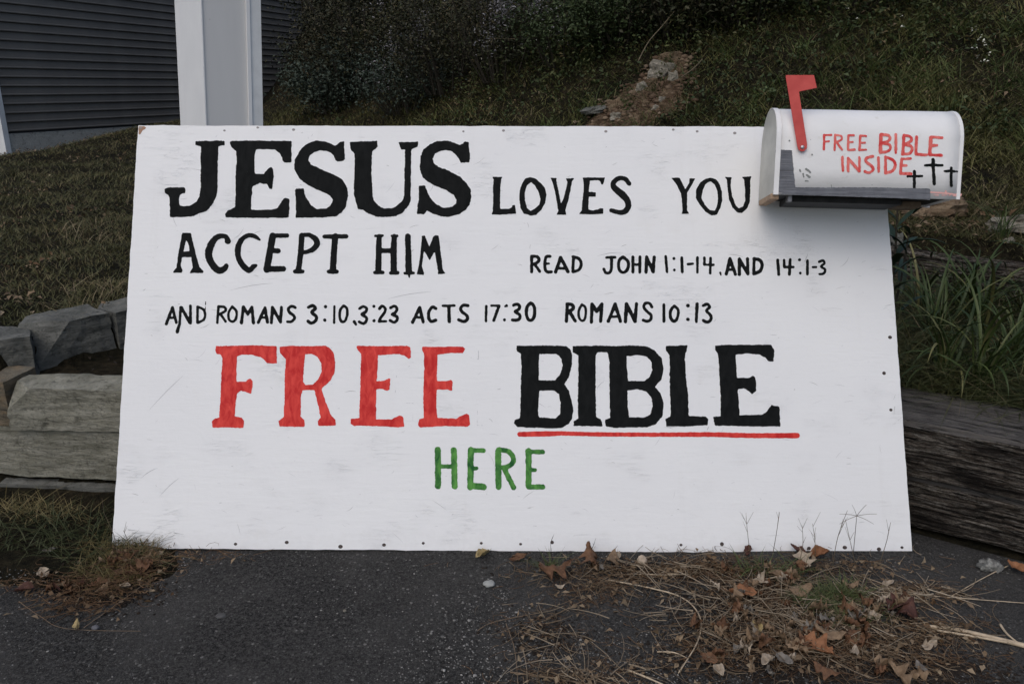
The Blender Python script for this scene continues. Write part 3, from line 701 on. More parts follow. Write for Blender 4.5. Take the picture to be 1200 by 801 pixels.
# door lip wraps over the body front
pr = prof(22, .0022); pri = prof(22, .0008); n = len(pr)
vs = []
for x in (-.001, .012):
    vs += [(x, y, z) for z, y in pr]
for x in (-.001, .012):
    vs += [(x, y, z) for z, y in pri]
fs = []
for j in range(n - 1):
    fs += [(j, n + j, n + j + 1, j + 1), (2 * n + j, 2 * n + j + 1, 3 * n + j + 1, 3 * n + j), (n + j, 3 * n + j, 3 * n + j + 1, n + j + 1), (j, j + 1, 2 * n + j + 1, 2 * n + j)]
lip = mesh_obj("door_lip", vs, fs, M['mb'], door)
# floor and mount: near-black colour carries the shade under the box
floorm = m_plain("shade_dark_underside", (.018, .018, .018), .6, .5, 40, .3)
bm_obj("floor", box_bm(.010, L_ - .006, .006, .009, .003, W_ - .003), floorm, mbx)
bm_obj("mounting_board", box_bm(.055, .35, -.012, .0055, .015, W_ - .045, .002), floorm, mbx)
# little raw wood wedge at the front corner, bracket stub, tan strip of wood at the right
tanw = m_plain("raw_tan_wood", (.34, .24, .16), .8, .3, 60, .4)
bm_obj("wood_wedge", (lambda b: b)(box_bm(-.006, .016, -.012, .004, .03, W_ - .006, .002)), tanw, mbx)
zinc = m_plain("dull_zinc", (.16, .16, .165), .45, .2, 60, .2, .5, .6)
bm_obj("bracket", box_bm(.040, .052, -.016, .005, W_ - .035, W_ - .012, .001), zinc, mbx)
tanw2 = m_plain("weathered_tan_wood", (.16, .12, .085), .85, .35, 50, .5)
bm_obj("support_strip", box_bm(.355, .42, -.012, .005, .02, W_ - .10, .002), tanw2, mbx)
# flag
zf = W_ + .010
fl = [(921,88),(954,88),(957.5,103),(936.5,107.5),(938,118),(946,169),(945.5,174),(942.5,177.3),(938.5,177.6),(935.3,175),(934.3,171),(929,140),(925,115),(920.8,90.5)]
fp = [mplane(x, y, zf) for x, y in fl]; n = len(fp)
bm = bmesh.new(); a_ = [bm.verts.new((p.x, p.y, zf)) for p in fp]; b_ = [bm.verts.new((p.x, p.y, zf - .0018)) for p in fp]
ff = bm.faces.new(a_); bm.faces.new(b_[::-1])
for j in range(n): bm.faces.new((a_[j], b_[j], b_[(j + 1) % n], a_[(j + 1) % n]))
bmesh.ops.recalc_face_normals(bm, faces=bm.faces[:])
bmesh.ops.bevel(bm, geom=[e for e in bm.edges], offset=.0006, segments=1, affect='EDGES')
flagm = NT("faded_red_flag", .5, .35); vv = flagm.coords()
flagm = flagm.out(flagm.ramp(flagm.noise(vv, 30, 5), [(.3, (.46, .050, .042)), (.7, (.58, .085, .070))]), flagm.bump(flagm.noise(vv, 60, 3), .2, .002))
flag = bm_obj("flag", bm, flagm, mbx)
pc = mplane(940.3, 172.5, zf)
bm = bmesh.new(); bmesh.ops.create_uvsphere(bm, u_segments=12, v_segments=8, radius=.0052)
for v in bm.verts: v.co = Vector((v.co.x + pc.x, v.co.y + pc.y, v.co.z * .55 + zf + .0008))
bm_obj("rivet", bm, m_plain("steel_rivet", (.45, .45, .46), .35, .1, 60, .1, .5, .7), flag, smooth=True)
bm = bmesh.new(); bmesh.ops.create_cone(bm, cap_ends=True, segments=12, radius1=.008, radius2=.008, depth=.0085)
for v in bm.verts: v.co += Vector((pc.x, pc.y, W_ + .0045))
bm_obj("flag_spacer", bm, zinc, flag)
# duct tape and lettering follow the curved shell
tape = NT("grey_duct_tape", .5, .4); tv = tape.coords(scale=(1, 1, 1)); tw = tape.coords(scale=(3, 60, 8), rot=(0, 0, R(10)))
c = tape.ramp(tape.noise(tv, 30, 5, .6), [(.3, (.095, .10, .115)), (.7, (.155, .162, .18))])
c = tape.mix(tape.ramp(tape.noise(tw, 2.0, 6, .7), [(.58, 0.0), (.66, .8)]), c, (.04, .04, .045))
tape = tape.out(c, tape.bump(tape.noise(tw, 3.0, 5), .7, .004))
mmap = lambda x, y: msurf(x, y, .0008)
letter_mesh("tape_patch", [('P', [(908.5,175.5),(928,176),(930,200),(932.5,224.5),(922,226),(912.5,226),(910.0,200)])], tape, mbx, lambda x, y: msurf(x, y, .0010), "square of grey duct tape at the front corner", cell=.7, rough=.35, merge=False)
letter_mesh("tape_strip", [('P', [(911,226.8),(925,224.8),(932,219.5),(960,219.8),(1000,219.6),(1040,220),(1089.5,221),(1090,227),(1090,234.4),(1060,232.6),(1020,231.3),(970,229.6),(912.5,228)])], tape, mbx, lambda x, y: msurf(x, y, .0014), "long strip of grey duct tape along the lower edge", cell=.7, rough=.28, merge=False)
mt = lambda *s: tr(4.214, 870, 70, *s)
w1 = mt(sk(6, (403,372),(402,442)), sk(5, (403,373),(438,372)), sk(5, (403,405),(428,403)), sk(6, (458,372),(455,445)), st(5, (458,372),(485,376),(490,393),(463,408)), sk(6, (467,410),(492,445)),
  sk(6, (523,375),(521,445)), sk(5, (523,374),(550,374)), sk(5, (523,408),(545,406)), sk(5, (522,446),(555,444)), sk(6, (582,375),(578,445)), sk(5, (582,374),(611,377)), sk(5, (580,410),(605,410)), sk(5, (578,446),(611,444)))
w2 = mt(sk(9, (684,372),(681,452)), st(7, (684,369),(720,374),(728,390),(715,405),(688,410)), st(7, (690,412),(726,420),(730,440),(712,455),(680,458)), sk(7, (757,371),(757,460)),
  sk(8, (797,378),(792,460)), st(7, (797,373),(828,380),(833,400),(800,418)), st(7, (797,418),(832,428),(836,450),(820,465),(790,466)), st(7, (860,380),(857,440),(857,468)), sk(7, (857,468),(910,470)),
  sk(9, (930,385),(924,468)), sk(7, (930,381),(985,386)), sk(7, (928,425),(960,423)), sk(7, (924,470),(982,472)))
w3 = mt(sk(7, (493,482),(496,548)), sk(7, (522,550),(522,487)), sk(7, (522,487),(577,550)), sk(6, (577,550),(578,482)), st(7, (643,477),(615,485),(610,503),(638,525),(645,543),(625,558),(605,552)), sk(7, (671,484),(673,552)),
  sk(7, (706,482),(706,558)), st(7, (706,480),(742,495),(754,520),(742,548),(706,560)), sk(7, (786,490),(780,560)), sk(6, (786,490),(830,489)), sk(6, (782,523),(810,522)), sk(7, (780,562),(832,563)))
letter_mesh("lettering", w1, M['boxred'], mbx, mmap, "thin red word FREE on the mailbox side", cell=.33, rough=.3, merge=False, seed=40)
letter_mesh("lettering", w2, M['boxred'], mbx, mmap, "red word BIBLE on the mailbox side", cell=.33, rough=.35, merge=False, seed=41)
letter_mesh("lettering", w3, M['boxred'], mbx, mmap, "red word INSIDE on the mailbox side", cell=.33, rough=.35, merge=False, seed=42)
for sh, lab in ((mt(sk(8, (849,552),(848,631)), sk(6, (815,576),(886,575))), "small black painted cross, left of three"), (mt(sk([10,8,9], (941,495),(943,560),(947,612)), sk([6,8,6], (900,522),(945,520),(987,522))), "largest black painted cross, in the middle"), (mt(sk(7, (1031,535),(1031,622)), sk([5,7,4], (997,550),(1030,550),(1068,553))), "small black painted cross, right of three")):
    letter_mesh("painted_cross", sh, M['black'], mbx, mmap, lab, cell=.33, rough=.35, merge=False, seed=43)
pink = NT("faded_red_streak", .5, .3).out((.66, .36, .33))
letter_mesh("red_streak", mt(sk([4,5,4,3], (930,655),(985,658),(1040,664),(1081,665)), sk(2, (935,668),(1080,672)), sk(4,(1003,648),(1008,660))), pink, mbx, mmap, "faded red streak beyond the tape", cell=.4, rough=.4, merge=False)
smg = NT("rubbed_marker", .6, .2).out((.22, .23, .22))
letter_mesh("rubbed_mark", mt(sk(3,(283,542),(286,552)), sk(5,(315,540),(325,548)), sk(4,(300,565),(302,578)), sk(5,(318,570),(332,580)), sk(3,(310,598),(325,600)), sk(4,(330,550),(334,556)), st(5,(232,400)), st(5,(343,470)), sk(3,(438,620),(440,632))), smg, mbx, mmap, "rubbed grey marker dots", cell=.33, rough=.5, merge=False)["kind"] = "stuff"

# ------------------------------------------------------------------ column behind the sign
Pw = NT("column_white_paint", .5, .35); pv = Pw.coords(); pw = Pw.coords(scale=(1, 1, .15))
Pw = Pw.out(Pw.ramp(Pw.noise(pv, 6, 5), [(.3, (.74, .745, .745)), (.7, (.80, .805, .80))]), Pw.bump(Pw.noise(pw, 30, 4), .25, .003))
Pg = NT("column_shade_grey", .55, .3); pv = Pg.coords(); pw = Pg.coords(scale=(1, 1, .12))  # front face greyed partly to stand in for its weaker light
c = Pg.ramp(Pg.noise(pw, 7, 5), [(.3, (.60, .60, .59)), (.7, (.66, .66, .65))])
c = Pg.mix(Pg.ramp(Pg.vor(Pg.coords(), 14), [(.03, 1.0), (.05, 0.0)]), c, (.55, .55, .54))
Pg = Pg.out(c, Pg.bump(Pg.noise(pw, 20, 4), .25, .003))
pd = 3.0
pA = at_depth(213.5, 147, pd); pE = at_depth(243, 147, 2.90)
colm = empty("square_column", (pE.x, pE.y, .30))
tag(colm, "square painted porch column with a bright white side and face greyed partly for shade, behind the sign's left end", "column")
# local frame: face directions from the visible edges
def col_pt(px, py, p0, d): return p0
eA = Vector((pA.x, pA.y, 0)); eE = Vector((pE.x, pE.y, 0))
pR = at_depth(300.5, 147, 2.99); pS = at_depth(310, 147, 3.004)
eR = Vector((pR.x, pR.y, 0)); eS = Vector((pS.x, pS.y, 0))
front_dir = (eS - eE).normalized(); side_dir = (eA - eE).normalized()
# make it a right-angled box: side direction square to the front
side_dir = Vector((-front_dir.y, front_dir.x, 0))
wf = (eS - eE).length; r_ = ray(213.5, 147); 
# depth of the side so that its far edge lies on the ray through px 213.5
A2 = np.array([[side_dir.x, -r_.x], [side_dir.y, -r_.y]]); bb = np.array([CAM.x - eE.x, CAM.y - eE.y]); sol = np.linalg.solve(A2, bb); ws = float(sol[0])
def lean_off(z): return Vector((.072 * (z - 1.16), 0, 0))
def prism(name, pts, z0, z1, mat, parent, tilt=True, bev=.003):
    bm = bmesh.new(); nlev = 7; rings = []
    for k in range(nlev):
        z = z0 + (z1 - z0) * k / (nlev - 1); rings.append([bm.verts.new((p.x - eE.x + lean_off(z).x, p.y - eE.y, z - .30)) for p in pts])
    n = len(pts)
    for k in range(nlev - 1):
        for j in range(n): bm.faces.new((rings[k][j], rings[k][(j + 1) % n], rings[k + 1][(j + 1) % n], rings[k + 1][j]))
    bm.faces.new(rings[0][::-1]); bm.faces.new(rings[-1]); bmesh.ops.recalc_face_normals(bm, faces=bm.faces[:])
    return bm_obj(name, bm, mat, parent)
f_, s_ = front_dir, side_dir; nf = -s_
box = [eE + nf * 0, eE + f_ * (wf - .002), eE + f_ * (wf - .002) + s_ * ws, eE + s_ * ws]
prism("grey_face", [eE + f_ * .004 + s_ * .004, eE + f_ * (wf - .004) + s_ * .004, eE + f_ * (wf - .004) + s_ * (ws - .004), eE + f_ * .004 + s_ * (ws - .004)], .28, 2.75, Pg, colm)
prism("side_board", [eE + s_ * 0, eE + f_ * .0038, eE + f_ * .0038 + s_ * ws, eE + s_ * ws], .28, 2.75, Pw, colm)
prism("corner_bead", [eE + f_ * (wf - .052) - s_ * .007, eE + f_ * (wf - .040) - s_ * .007, eE + f_ * (wf - .040) + s_ * .0035, eE + f_ * (wf - .052) + s_ * .0035], .28, 2.75, Pw, colm)
Pl = m_plain("column_trim_paint", (.70, .715, .71), .5, .08, 20, .2)
prism("corner_trim", [eE + f_ * (wf - .0395) - s_ * .002, eE + f_ * wf - s_ * .002, eE + f_ * wf + s_ * ws, eE + f_ * (wf - .0038) + s_ * ws, eE + f_ * (wf - .0038) + s_ * .0035, eE + f_ * (wf - .0395) + s_ * .0035], .28, 2.75, Pl, colm)

# ------------------------------------------------------------------ garage with dark lap siding
GD = 9.5; g0 = at_depth(5, 155, GD); zb = g0.z
vd = ray(940, 88); vd = Vector((vd.x, vd.y, 0)).normalized()
sid = NT("charcoal_siding", .6, .3); sv = sid.coords(); sw = sid.coords(scale=(1, 1, 12))
sid = sid.out(sid.ramp(sid.noise(sv, 3, 4), [(.3, (.120, .112, .100)), (.7, (.155, .145, .130))]), sid.bump(sid.noise(sw, 30, 4), .2, .002))
LEN = 6.5; nrm_g = Vector((vd.y, -vd.x, 0))
MG = Matrix(((vd.x, nrm_g.x, 0, g0.x), (vd.y, nrm_g.y, 0, g0.y), (0, 0, 1, zb), (0, 0, 0, 1)))
gar = empty("garage", mw=MG)
tag(gar, "garage wall clad in dark charcoal lap siding behind the lawn at the left", "garage")
course = .1015
def siding_mesh(Lx):
    t = .026; pf = [(.001, 0), (t - .006, 0), (t, .006), (t, .014), (.018, .024), (.012, .060), (.005, course + .004), (.001, course + .004)]
    pf = [(y, z) for y, z in pf]; vs = [(x, y, z) for x in (.03, Lx) for y, z in pf]; n = len(pf)
    fs = [(j, (j + 1) % n, n + (j + 1) % n, n + j) for j in range(n)] + [tuple(range(n))[::-1], tuple(range(n, 2 * n))]
    bm = bmesh.new(); vv = [bm.verts.new(v) for v in vs]
    for f in fs: bm.faces.new([vv[i] for i in f])
    bmesh.ops.recalc_face_normals(bm, faces=bm.faces[:])
    me = bpy.data.meshes.new("siding_board"); bm.to_mesh(me); bm.free(); me.materials.append(sid); return me
sme = siding_mesh(LEN); NC = 34
for i in range(NC):
    o = bpy.data.objects.new("siding_board", sme); link(o, gar); o.location = (0, random.uniform(-.0005, .0005), i * course + .002)
gwall = m_plain("garage_wall_core", (.05, .05, .055), .8, .2, 5, .1)
bm_obj("wall", box_bm(.02, LEN, -5, 0, -.02, NC * course + .02), gwall, gar)
conc = m_stone("pale_foundation_concrete", (.36, .35, .31), (.46, .45, .40), (.52, .51, .46))
bm_obj("foundation", box_bm(.03, LEN, -5, .012, -.75, -.021), conc, gar)
gtrim = m_plain("white_corner_trim", (.62, .64, .64), .55, .08, 8, .1)
bm_obj("corner_trim", box_bm(-.045, .029, -.09, .030, -.32, NC * course + .02, .002), gtrim, gar)
bm_obj("roof", box_bm(-.3, LEN + .3, -5.3, .22, NC * course + .021, NC * course + .17, .01), m_plain("dark_shingle_roof", (.03, .03, .03), .9, .3, 30, .6), gar)
bm_obj("door_panel", box_bm(-.044, .02, -4.6, -.6, .0, 2.1), gtrim, gar)

# ------------------------------------------------------------------ stones and timbers
def stone(name, L, D, Hh, mat, seed, chips=5, amp=.006, taper=None):
    """a cut stone block: base at z 0, x 0..L, y 0..D (front face at y 0)"""
    r = random.Random(seed); bm = bmesh.new(); bmesh.ops.create_cube(bm, size=1)
    for v in bm.verts: v.co = Vector(((v.co.x + .5) * L, (v.co.y + .5) * D, (v.co.z + .5) * Hh))
    if taper:
        for v in bm.verts: taper(v.co)
    c = Vector((L / 2, D / 2, Hh / 2))
    for k in range(chips):
        corner = Vector((r.choice((0, L)) if r.random() < .75 else r.uniform(.15, .85) * L, r.choice((0, 0, D)), r.choice((0, Hh, Hh))))
        nn = (corner - c); nn = Vector((nn.x / L * r.uniform(.2, 1.3), nn.y / D * r.uniform(.5, 1.4), nn.z / Hh * r.uniform(.5, 1.4))).normalized()
        res = bmesh.ops.bisect_plane(bm, geom=bm.verts[:] + bm.edges[:] + bm.faces[:], plane_co=corner - nn * r.uniform(.012, .045), plane_no=nn, clear_outer=True)
        ed = [e for e in res['geom_cut'] if isinstance(e, bmesh.types.BMEdge)]
        if ed: bmesh.ops.contextual_create(bm, geom=ed)
    bmesh.ops.triangulate(bm, faces=bm.faces[:])
    for it in range(6):
        ed = [e for e in bm.edges if e.calc_length() > .028]
        if not ed: break
        bmesh.ops.subdivide_edges(bm, edges=ed, cuts=1, use_grid_fill=False); bmesh.ops.triangulate(bm, faces=bm.faces[:])
    bmesh.ops.remove_doubles(bm, verts=bm.verts[:], dist=.0004)
    bmesh.ops.recalc_face_normals(bm, faces=bm.faces[:]); bm.normal_update()
    off = Vector((seed * 1.7, seed * .6, 0))
    for v in bm.verts:
        q = v.co + off
        d = mnoise.noise(q * 7) * amp * 1.3 + mnoise.noise(q * 22) * amp * .7 + mnoise.noise(Vector((q.x * 6, q.y * 6, q.z * 60))) * amp * .45 + mnoise.noise(q * 60) * amp * .25
        v.co += v.normal * d
    me = bpy.data.meshes.new(name); bm.to_mesh(me); bm.free(); me.materials.append(mat); return me
wall = empty("stone_retaining_wall", (-1.6, .36, .0))
tag(wall, "low dry-stacked wall of long grey cut stone blocks at the left behind the sign", "retaining wall")
def put_stone(p0, p1, z, D, Hh, mat, seed, parent, chips=4, base=Vector((-1.6, .36, 0)), amp=.006, label=None, yshift=0.0):
    d = Vector((p1[0] - p0[0], p1[1] - p0[1], 0)); L = d.length; ang = math.atan2(d.y, d.x)
    o = bpy.data.objects.new("stone_block", stone("stone_block", L, D, Hh, mat, seed, chips, amp)); link(o, parent)
    o.location = Vector((p0[0], p0[1] + yshift, z)) - base; o.rotation_euler = (0, 0, ang); tag(o, label); return o
wp = lambda x, dy=0: (x, float(wall_y(x)) + dy)
# courses: buried, long, top
put_stone(wp(-2.6, -.01), wp(-1.62, -.015), -.10, .22, .132, M['stone2'], 1, wall)
put_stone(wp(-1.615, -.020), wp(-1.02, -.010), -.10, .22, .128, M['stone2'], 2, wall)
put_stone(wp(-1.01, -.04), wp(-.2, -.04), -.10, .22, .145, M['stone2'], 3, wall)
put_stone(wp(-3.3, -.02), wp(-2.1, -.02), .050, .24, .163, M['stone'], 4, wall)
put_stone(wp(-2.09, -.02), wp(-.80, -.02), .048, .24, .165, M['stone'], 5, wall, chips=3, amp=.005)
put_stone(wp(-.79, -.02), wp(.35, -.02), .050, .24, .163, M['stone'], 6, wall)
put_stone(wp(-2.4, 0), wp(-1.545, .0), .216, .13, .146, M['stone3'], 7, wall, chips=5, amp=.008, label="tan-stained end of the short block at the left edge")
put_stone(wp(-1.535, -.012), wp(-.9, -.010), .216, .115, .138, M['stone'], 8, wall, chips=3, amp=.008)
put_stone(wp(-.89, 0), wp(.1, 0), .216, .20, .14, M['stone'], 9, wall)
put_stone(wp(.11, 0), wp(.62, 0), .05, .20, .16, M['stone'], 10, wall)
put_stone(wp(.12, 0), wp(.60, 0), .214, .20, .14, M['stone2'], 11, wall)
b2 = Vector((-1.6, .6, .3))
wall2 = empty("stone_bed_edging", b2)
tag(wall2, "back row of rough grey stone blocks between dark mulch and lawn", "stone edging")
def back_stone(pA_, pB_, z, D, Hh, mat, seed, chips=5):
    d = Vector((pB_[0] - pA_[0], pB_[1] - pA_[1], 0)); o = bpy.data.objects.new("stone_block", stone("stone_block", d.length, D, Hh, mat, seed, chips, .009)); link(o, wall2)
    o.location = Vector((pA_[0], pA_[1], z)) - b2; o.rotation_euler = (0, 0, math.atan2(d.y, d.x)); return o
q0 = at_z(-60, 452, .33); q1 = at_z(43, 437, .33); q2 = at_z(46, 432, .33); q3 = at_z(136, 409, .33); q4 = at_z(141, 409, .33)
back_stone(q0, q1, .30, .20, .155, M['stone2'], 21)
back_stone(q2, q3, .30, .16, .168, M['stone2'], 22, 4)
back_stone(q4, (q4.x + .25, q4.y + .36), .30, .18, .165, M['stone2'], 23)
back_stone((q4.x + .27, q4.y + .38), (q4.x + .75, q4.y + .85), .31, .18, .16, M['stone2'], 24)

def timber(name, p0, p1, z0, D, Hh, mat, seed, parent=None, origin=Vector((0, 0, 0)), groove=.012, rnd=.018, top=True):
    p0 = Vector((*p0[:2], 0)); p1 = Vector((*p1[:2], 0)); d = (p1 - p0); L = d.length; d.normalize(); back = Vector((-d.y, d.x, 0))
    nl = int(L / .014) + 1; prf = []
    def seg(a, b, n):
        for i in range(n): prf.append((a[0] + (b[0] - a[0]) * i / n, a[1] + (b[1] - a[1]) * i / n))
    seg((0, 0), (0, Hh), 46); seg((0, Hh), (D, Hh), 50); seg((D, Hh), (D, 0), 8); seg((D, 0), (0, 0), 6)
    n = len(prf); V = np.zeros((nl + 1, n, 3))
    for j, (y, z) in enumerate(prf):
        # round the long edges
        cy = min(max(y, rnd), D - rnd); cz = min(max(z, rnd), Hh - rnd); v = Vector((y - cy, z - cz))
        if v.length > 1e-6 and abs(v.x) > 1e-6 and abs(v.y) > 1e-6: v = v.normalized() * rnd
        yy, zz = cy + v.x, cz + v.y
        nv = Vector((v.x, v.y)); nv = nv.normalized() if nv.length > 1e-6 else Vector((-1 if y == 0 else 1, 0))
        s = j * .0068
        for i in range(nl + 1):
            x = L * i / nl
            g = mnoise.noise(Vector((x * 2.2 + seed, s * 42, seed))) ; g2 = mnoise.noise(Vector((x * 6 + seed, s * 120, seed + 4)))
            dd = -abs(min(g, 0)) * groove * 2.2 + g2 * groove * .55 + mnoise.noise(Vector((x * 3, s * 4, seed + 9))) * .009
            V[i, j] = (p0 + d * x + back * (yy + nv.x * dd))[:2] + (z0 + zz + nv.y * dd,)
    V[..., 0] -= origin.x; V[..., 1] -= origin.y; V[..., 2] -= origin.z
    ii, jj = np.meshgrid(np.arange(nl), np.arange(n)); a = (ii * n + jj).ravel(); b = (ii * n + (jj + 1) % n).ravel()
    o = np_mesh(name, V.reshape(-1, 3), np.stack([a, b, b + n, a + n], 1), mat, parent, smooth=True)
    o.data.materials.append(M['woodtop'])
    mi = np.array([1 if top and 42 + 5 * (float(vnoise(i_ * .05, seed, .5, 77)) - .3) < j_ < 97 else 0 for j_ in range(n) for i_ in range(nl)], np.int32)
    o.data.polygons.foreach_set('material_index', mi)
    bm = bmesh.new(); bm.from_mesh(o.data); bm.verts.ensure_lookup_table()
    bm.faces.new([bm.verts[j] for j in range(n)]); bm.faces.new([bm.verts[nl * n + j] for j in range(n)][::-1])
    bmesh.ops.recalc_face_normals(bm, faces=bm.faces[:]); bm.to_mesh(o.data); bm.free()
    return o
tw_o = Vector((1.1, .13, 0))
tw_ = empty("timber_retaining_wall", tw_o)
tag(tw_, "two stacked weathered grey landscape timbers, cracked and split, right of the sign", "retaining wall")
dT = Vector((1.384 - 1.165, -.038 - .107, 0)).normalized()
s0 = Vector((1.165, .107, 0)) - dT * .38 + Vector((.02, .03, 0)); s1 = s0 + dT * 2.9
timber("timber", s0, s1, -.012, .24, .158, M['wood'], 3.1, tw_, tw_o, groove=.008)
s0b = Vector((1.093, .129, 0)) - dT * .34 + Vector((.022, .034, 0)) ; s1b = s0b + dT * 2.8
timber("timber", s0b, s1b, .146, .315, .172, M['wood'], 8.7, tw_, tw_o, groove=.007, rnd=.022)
# tier behind the bed
e0 = at_z(1098, 299, .555); e1 = at_z(1200, 312, .555); de = (e1 - e0).normalized()
t2 = empty("rear_timber_edging", (e0.x, e0.y, .4))
tag(t2, "dark weathered timber edging half hidden behind the tall strap leaves", "timber edging")
timber("timber", e0 - de * .9, e1 + de * 1.2, .375, .13, .175, M['wood2'], 5.5, t2, Vector((e0.x, e0.y, .4)), top=False)

# ------------------------------------------------------------------ vegetation generators
def blades(name, P, h, wd, mat, parent=None, nseg=2, lean=.5, curl=.6, nrm=None):
    """curved tapering grass blades, one mesh. P (n,3)."""
    n = len(P); th = rng.uniform(0, 2 * np.pi, n); d = np.stack([np.cos(th), np.sin(th)], 1)
    side = np.stack([-d[:, 1], d[:, 0]], 1); fa = rng.uniform(0, 2 * np.pi, n); side = np.stack([np.cos(fa), np.sin(fa)], 1)
    ln = lean * rng.uniform(.1, 1.3, n); cu = curl * rng.uniform(.2, 1.4, n)
    rows_ = []
    for k in range(nseg + 1):
        t = k / nseg
        out = h * (ln * t + cu * t * t); up = h * (t - .42 * cu * t * t - .15 * ln * t)
        c = np.stack([P[:, 0] + d[:, 0] * out, P[:, 1] + d[:, 1] * out, P[:, 2] + up], 1)
        if k < nseg:
            ww = wd * (1 - .55 * t) * .5
            o = np.stack([side[:, 0] * ww, side[:, 1] * ww, np.zeros(n)], 1); rows_ += [c - o, c + o]
        else: rows_.append(c)
    V = np.stack(rows_, 1); k_ = V.shape[1]; base = np.arange(n)[:, None] * k_; T = []
    for s in range(nseg - 1):
        a = 2 * s; T += [[a, a + 1, a + 3], [a, a + 3, a + 2]]
    T.append([2 * nseg - 2, 2 * nseg - 1, 2 * nseg]); T = np.array(T)
    return np_mesh(name, V.reshape(-1, 3), (base[:, :, None] + T[None]).reshape(-1, 3), mat, parent)
def leaves(name, P, L, Wd, mat, parent=None, up=.5, fold=.35):
    n = len(P)
    d = rng.normal(size=(n, 3)); d[:, 2] = d[:, 2] * .5; d /= np.linalg.norm(d, axis=1)[:, None]
    nn = rng.normal(size=(n, 3)); nn[:, 2] = np.abs(nn[:, 2]) + up; s = np.cross(d, nn); s /= np.linalg.norm(s, axis=1)[:, None] + 1e-9; nv = np.cross(s, d)
    L = np.asarray(L)[:, None]; Wd = np.asarray(Wd)[:, None]
    b = P; m1 = P + d * L * .45 + s * Wd * .5 + nv * Wd * fold; m2 = P + d * L * .45 - s * Wd * .5 + nv * Wd * fold; tip = P + d * L - nv * L * .12; mid = P + d * L * .5
    V = np.stack([b, m1, tip, m2, mid], 1); base = np.arange(n)[:, None] * 5; T = np.array([[0, 1, 4], [1, 2, 4], [2, 3, 4], [3, 0, 4]])
    return np_mesh(name, V.reshape(-1, 3), (base[:, :, None] + T[None]).reshape(-1, 3), mat, parent)
def tube(name, pts, r0, r1, mat, parent=None, seg=5, smoothn=6):
    pts = [Vector(p) for p in pts]; q = []
    if len(pts) > 2:
        for i in range(len(pts) - 1):
            a, b, c, e = pts[max(i - 1, 0)], pts[i], pts[i + 1], pts[min(i + 2, len(pts) - 1)]
            for k in range(smoothn):
                t = k / smoothn; q.append(.5 * (2 * b + (c - a) * t + (2 * a - 5 * b + 4 * c - e) * t * t + (3 * b - a - 3 * c + e) * t ** 3))
        q.append(pts[-1])
    else: q = pts
    vs = []; fs = []; n = len(q)
    for i, p in enumerate(q):
        d = (q[min(i + 1, n - 1)] - q[max(i - 1, 0)]).normalized(); u = d.orthogonal().normalized(); v = d.cross(u); r = r0 + (r1 - r0) * i / (n - 1)
        for k in range(seg):
            t = 2 * math.pi * k / seg; vs.append(p + u * math.cos(t) * r + v * math.sin(t) * r)
    for i in range(n - 1):
        for k in range(seg): fs.append((i * seg + k, i * seg + (k + 1) % seg, (i + 1) * seg + (k + 1) % seg, (i + 1) * seg + k))
    fs.append(tuple(range(seg))[::-1]); fs.append(tuple((n - 1) * seg + k for k in range(seg)))
    return mesh_obj(name, vs, fs, mat, parent, smooth=True)
def polar(n, r0, r1, a0=-47, a1=47, power=1.0):
    """points on the land round the camera, thinning with distance"""
    r = r0 * (r1 / r0) ** (rng.random(n) ** power); a = np.radians(rng.uniform(a0, a1, n))
    return CAM.x + r * np.sin(a), CAM.y + r * np.cos(a), r
def outside_bed(x, y): return (y > bed_y(x) + .035) & (y > wall_y(x) + .30)
def on_land(x, y): return np.stack([x, y, H(x, y)], 1)
def in_garage(x, y):
    p = (x - g0.x) * nrm_g.x + (y - g0.y) * nrm_g.y; q = (x - g0.x) * vd.x + (y - g0.y) * vd.y
    return (p < .02) & (q > -.1) & (q < LEN + .1)

GR = m_leafy("hillside_grass_blades", [(.032, .040, .010), (.064, .074, .018), (.105, .108, .030), (.17, .155, .058), (.052, .055, .016), (.25, .205, .095)])
GL = m_leafy("lawn_grass_blades", [(.052, .055, .020), (.085, .084, .032), (.13, .11, .048), (.065, .074, .026), (.19, .155, .075), (.10, .066, .036)])
GR2 = m_leafy('tussock_blades', [(.028, .050, .010), (.055, .090, .020), (.095, .13, .036), (.14, .16, .06), (.040, .065, .014)])
GDY = m_leafy("yellowed_corner_blades", [(.12, .095, .035), (.20, .16, .07), (.07, .08, .025), (.28, .23, .12), (.13, .09, .04)])
GD_ = m_leafy("dead_grass_blades", [(.16, .125, .065), (.24, .19, .11), (.10, .075, .040), (.30, .25, .16), (.13, .09, .045)])
LF = m_leafy("weed_leaves", [(.022, .036, .012), (.040, .062, .020), (.070, .095, .038), (.028, .042, .016), (.10, .13, .055)])
LFB = m_leafy("bluish_weed_leaves", [(.030, .042, .030), (.055, .075, .058), (.085, .11, .085), (.025, .034, .022)])
LT = m_leafy("dead_leaf_bits", [(.06, .035, .018), (.13, .075, .035), (.22, .15, .085), (.34, .27, .18), (.10, .055, .028)])
BR = m_leafy("thicket_leaves", [(.018, .021, .010), (.034, .038, .016), (.058, .052, .026), (.024, .028, .013), (.095, .075, .040)])
SD = m_leafy("grey_seed_heads", [(.16, .155, .16), (.26, .25, .27), (.11, .105, .11), (.38, .37, .39)])
WF = m_leafy("white_flower_heads", [(.60, .60, .52), (.75, .74, .62)])
STEM = m_plain("dry_stem", (.12, .095, .06), .85, .4, 60, .3)
STEMD = m_plain("dark_stem", (.035, .030, .022), .85, .4, 60, .3)

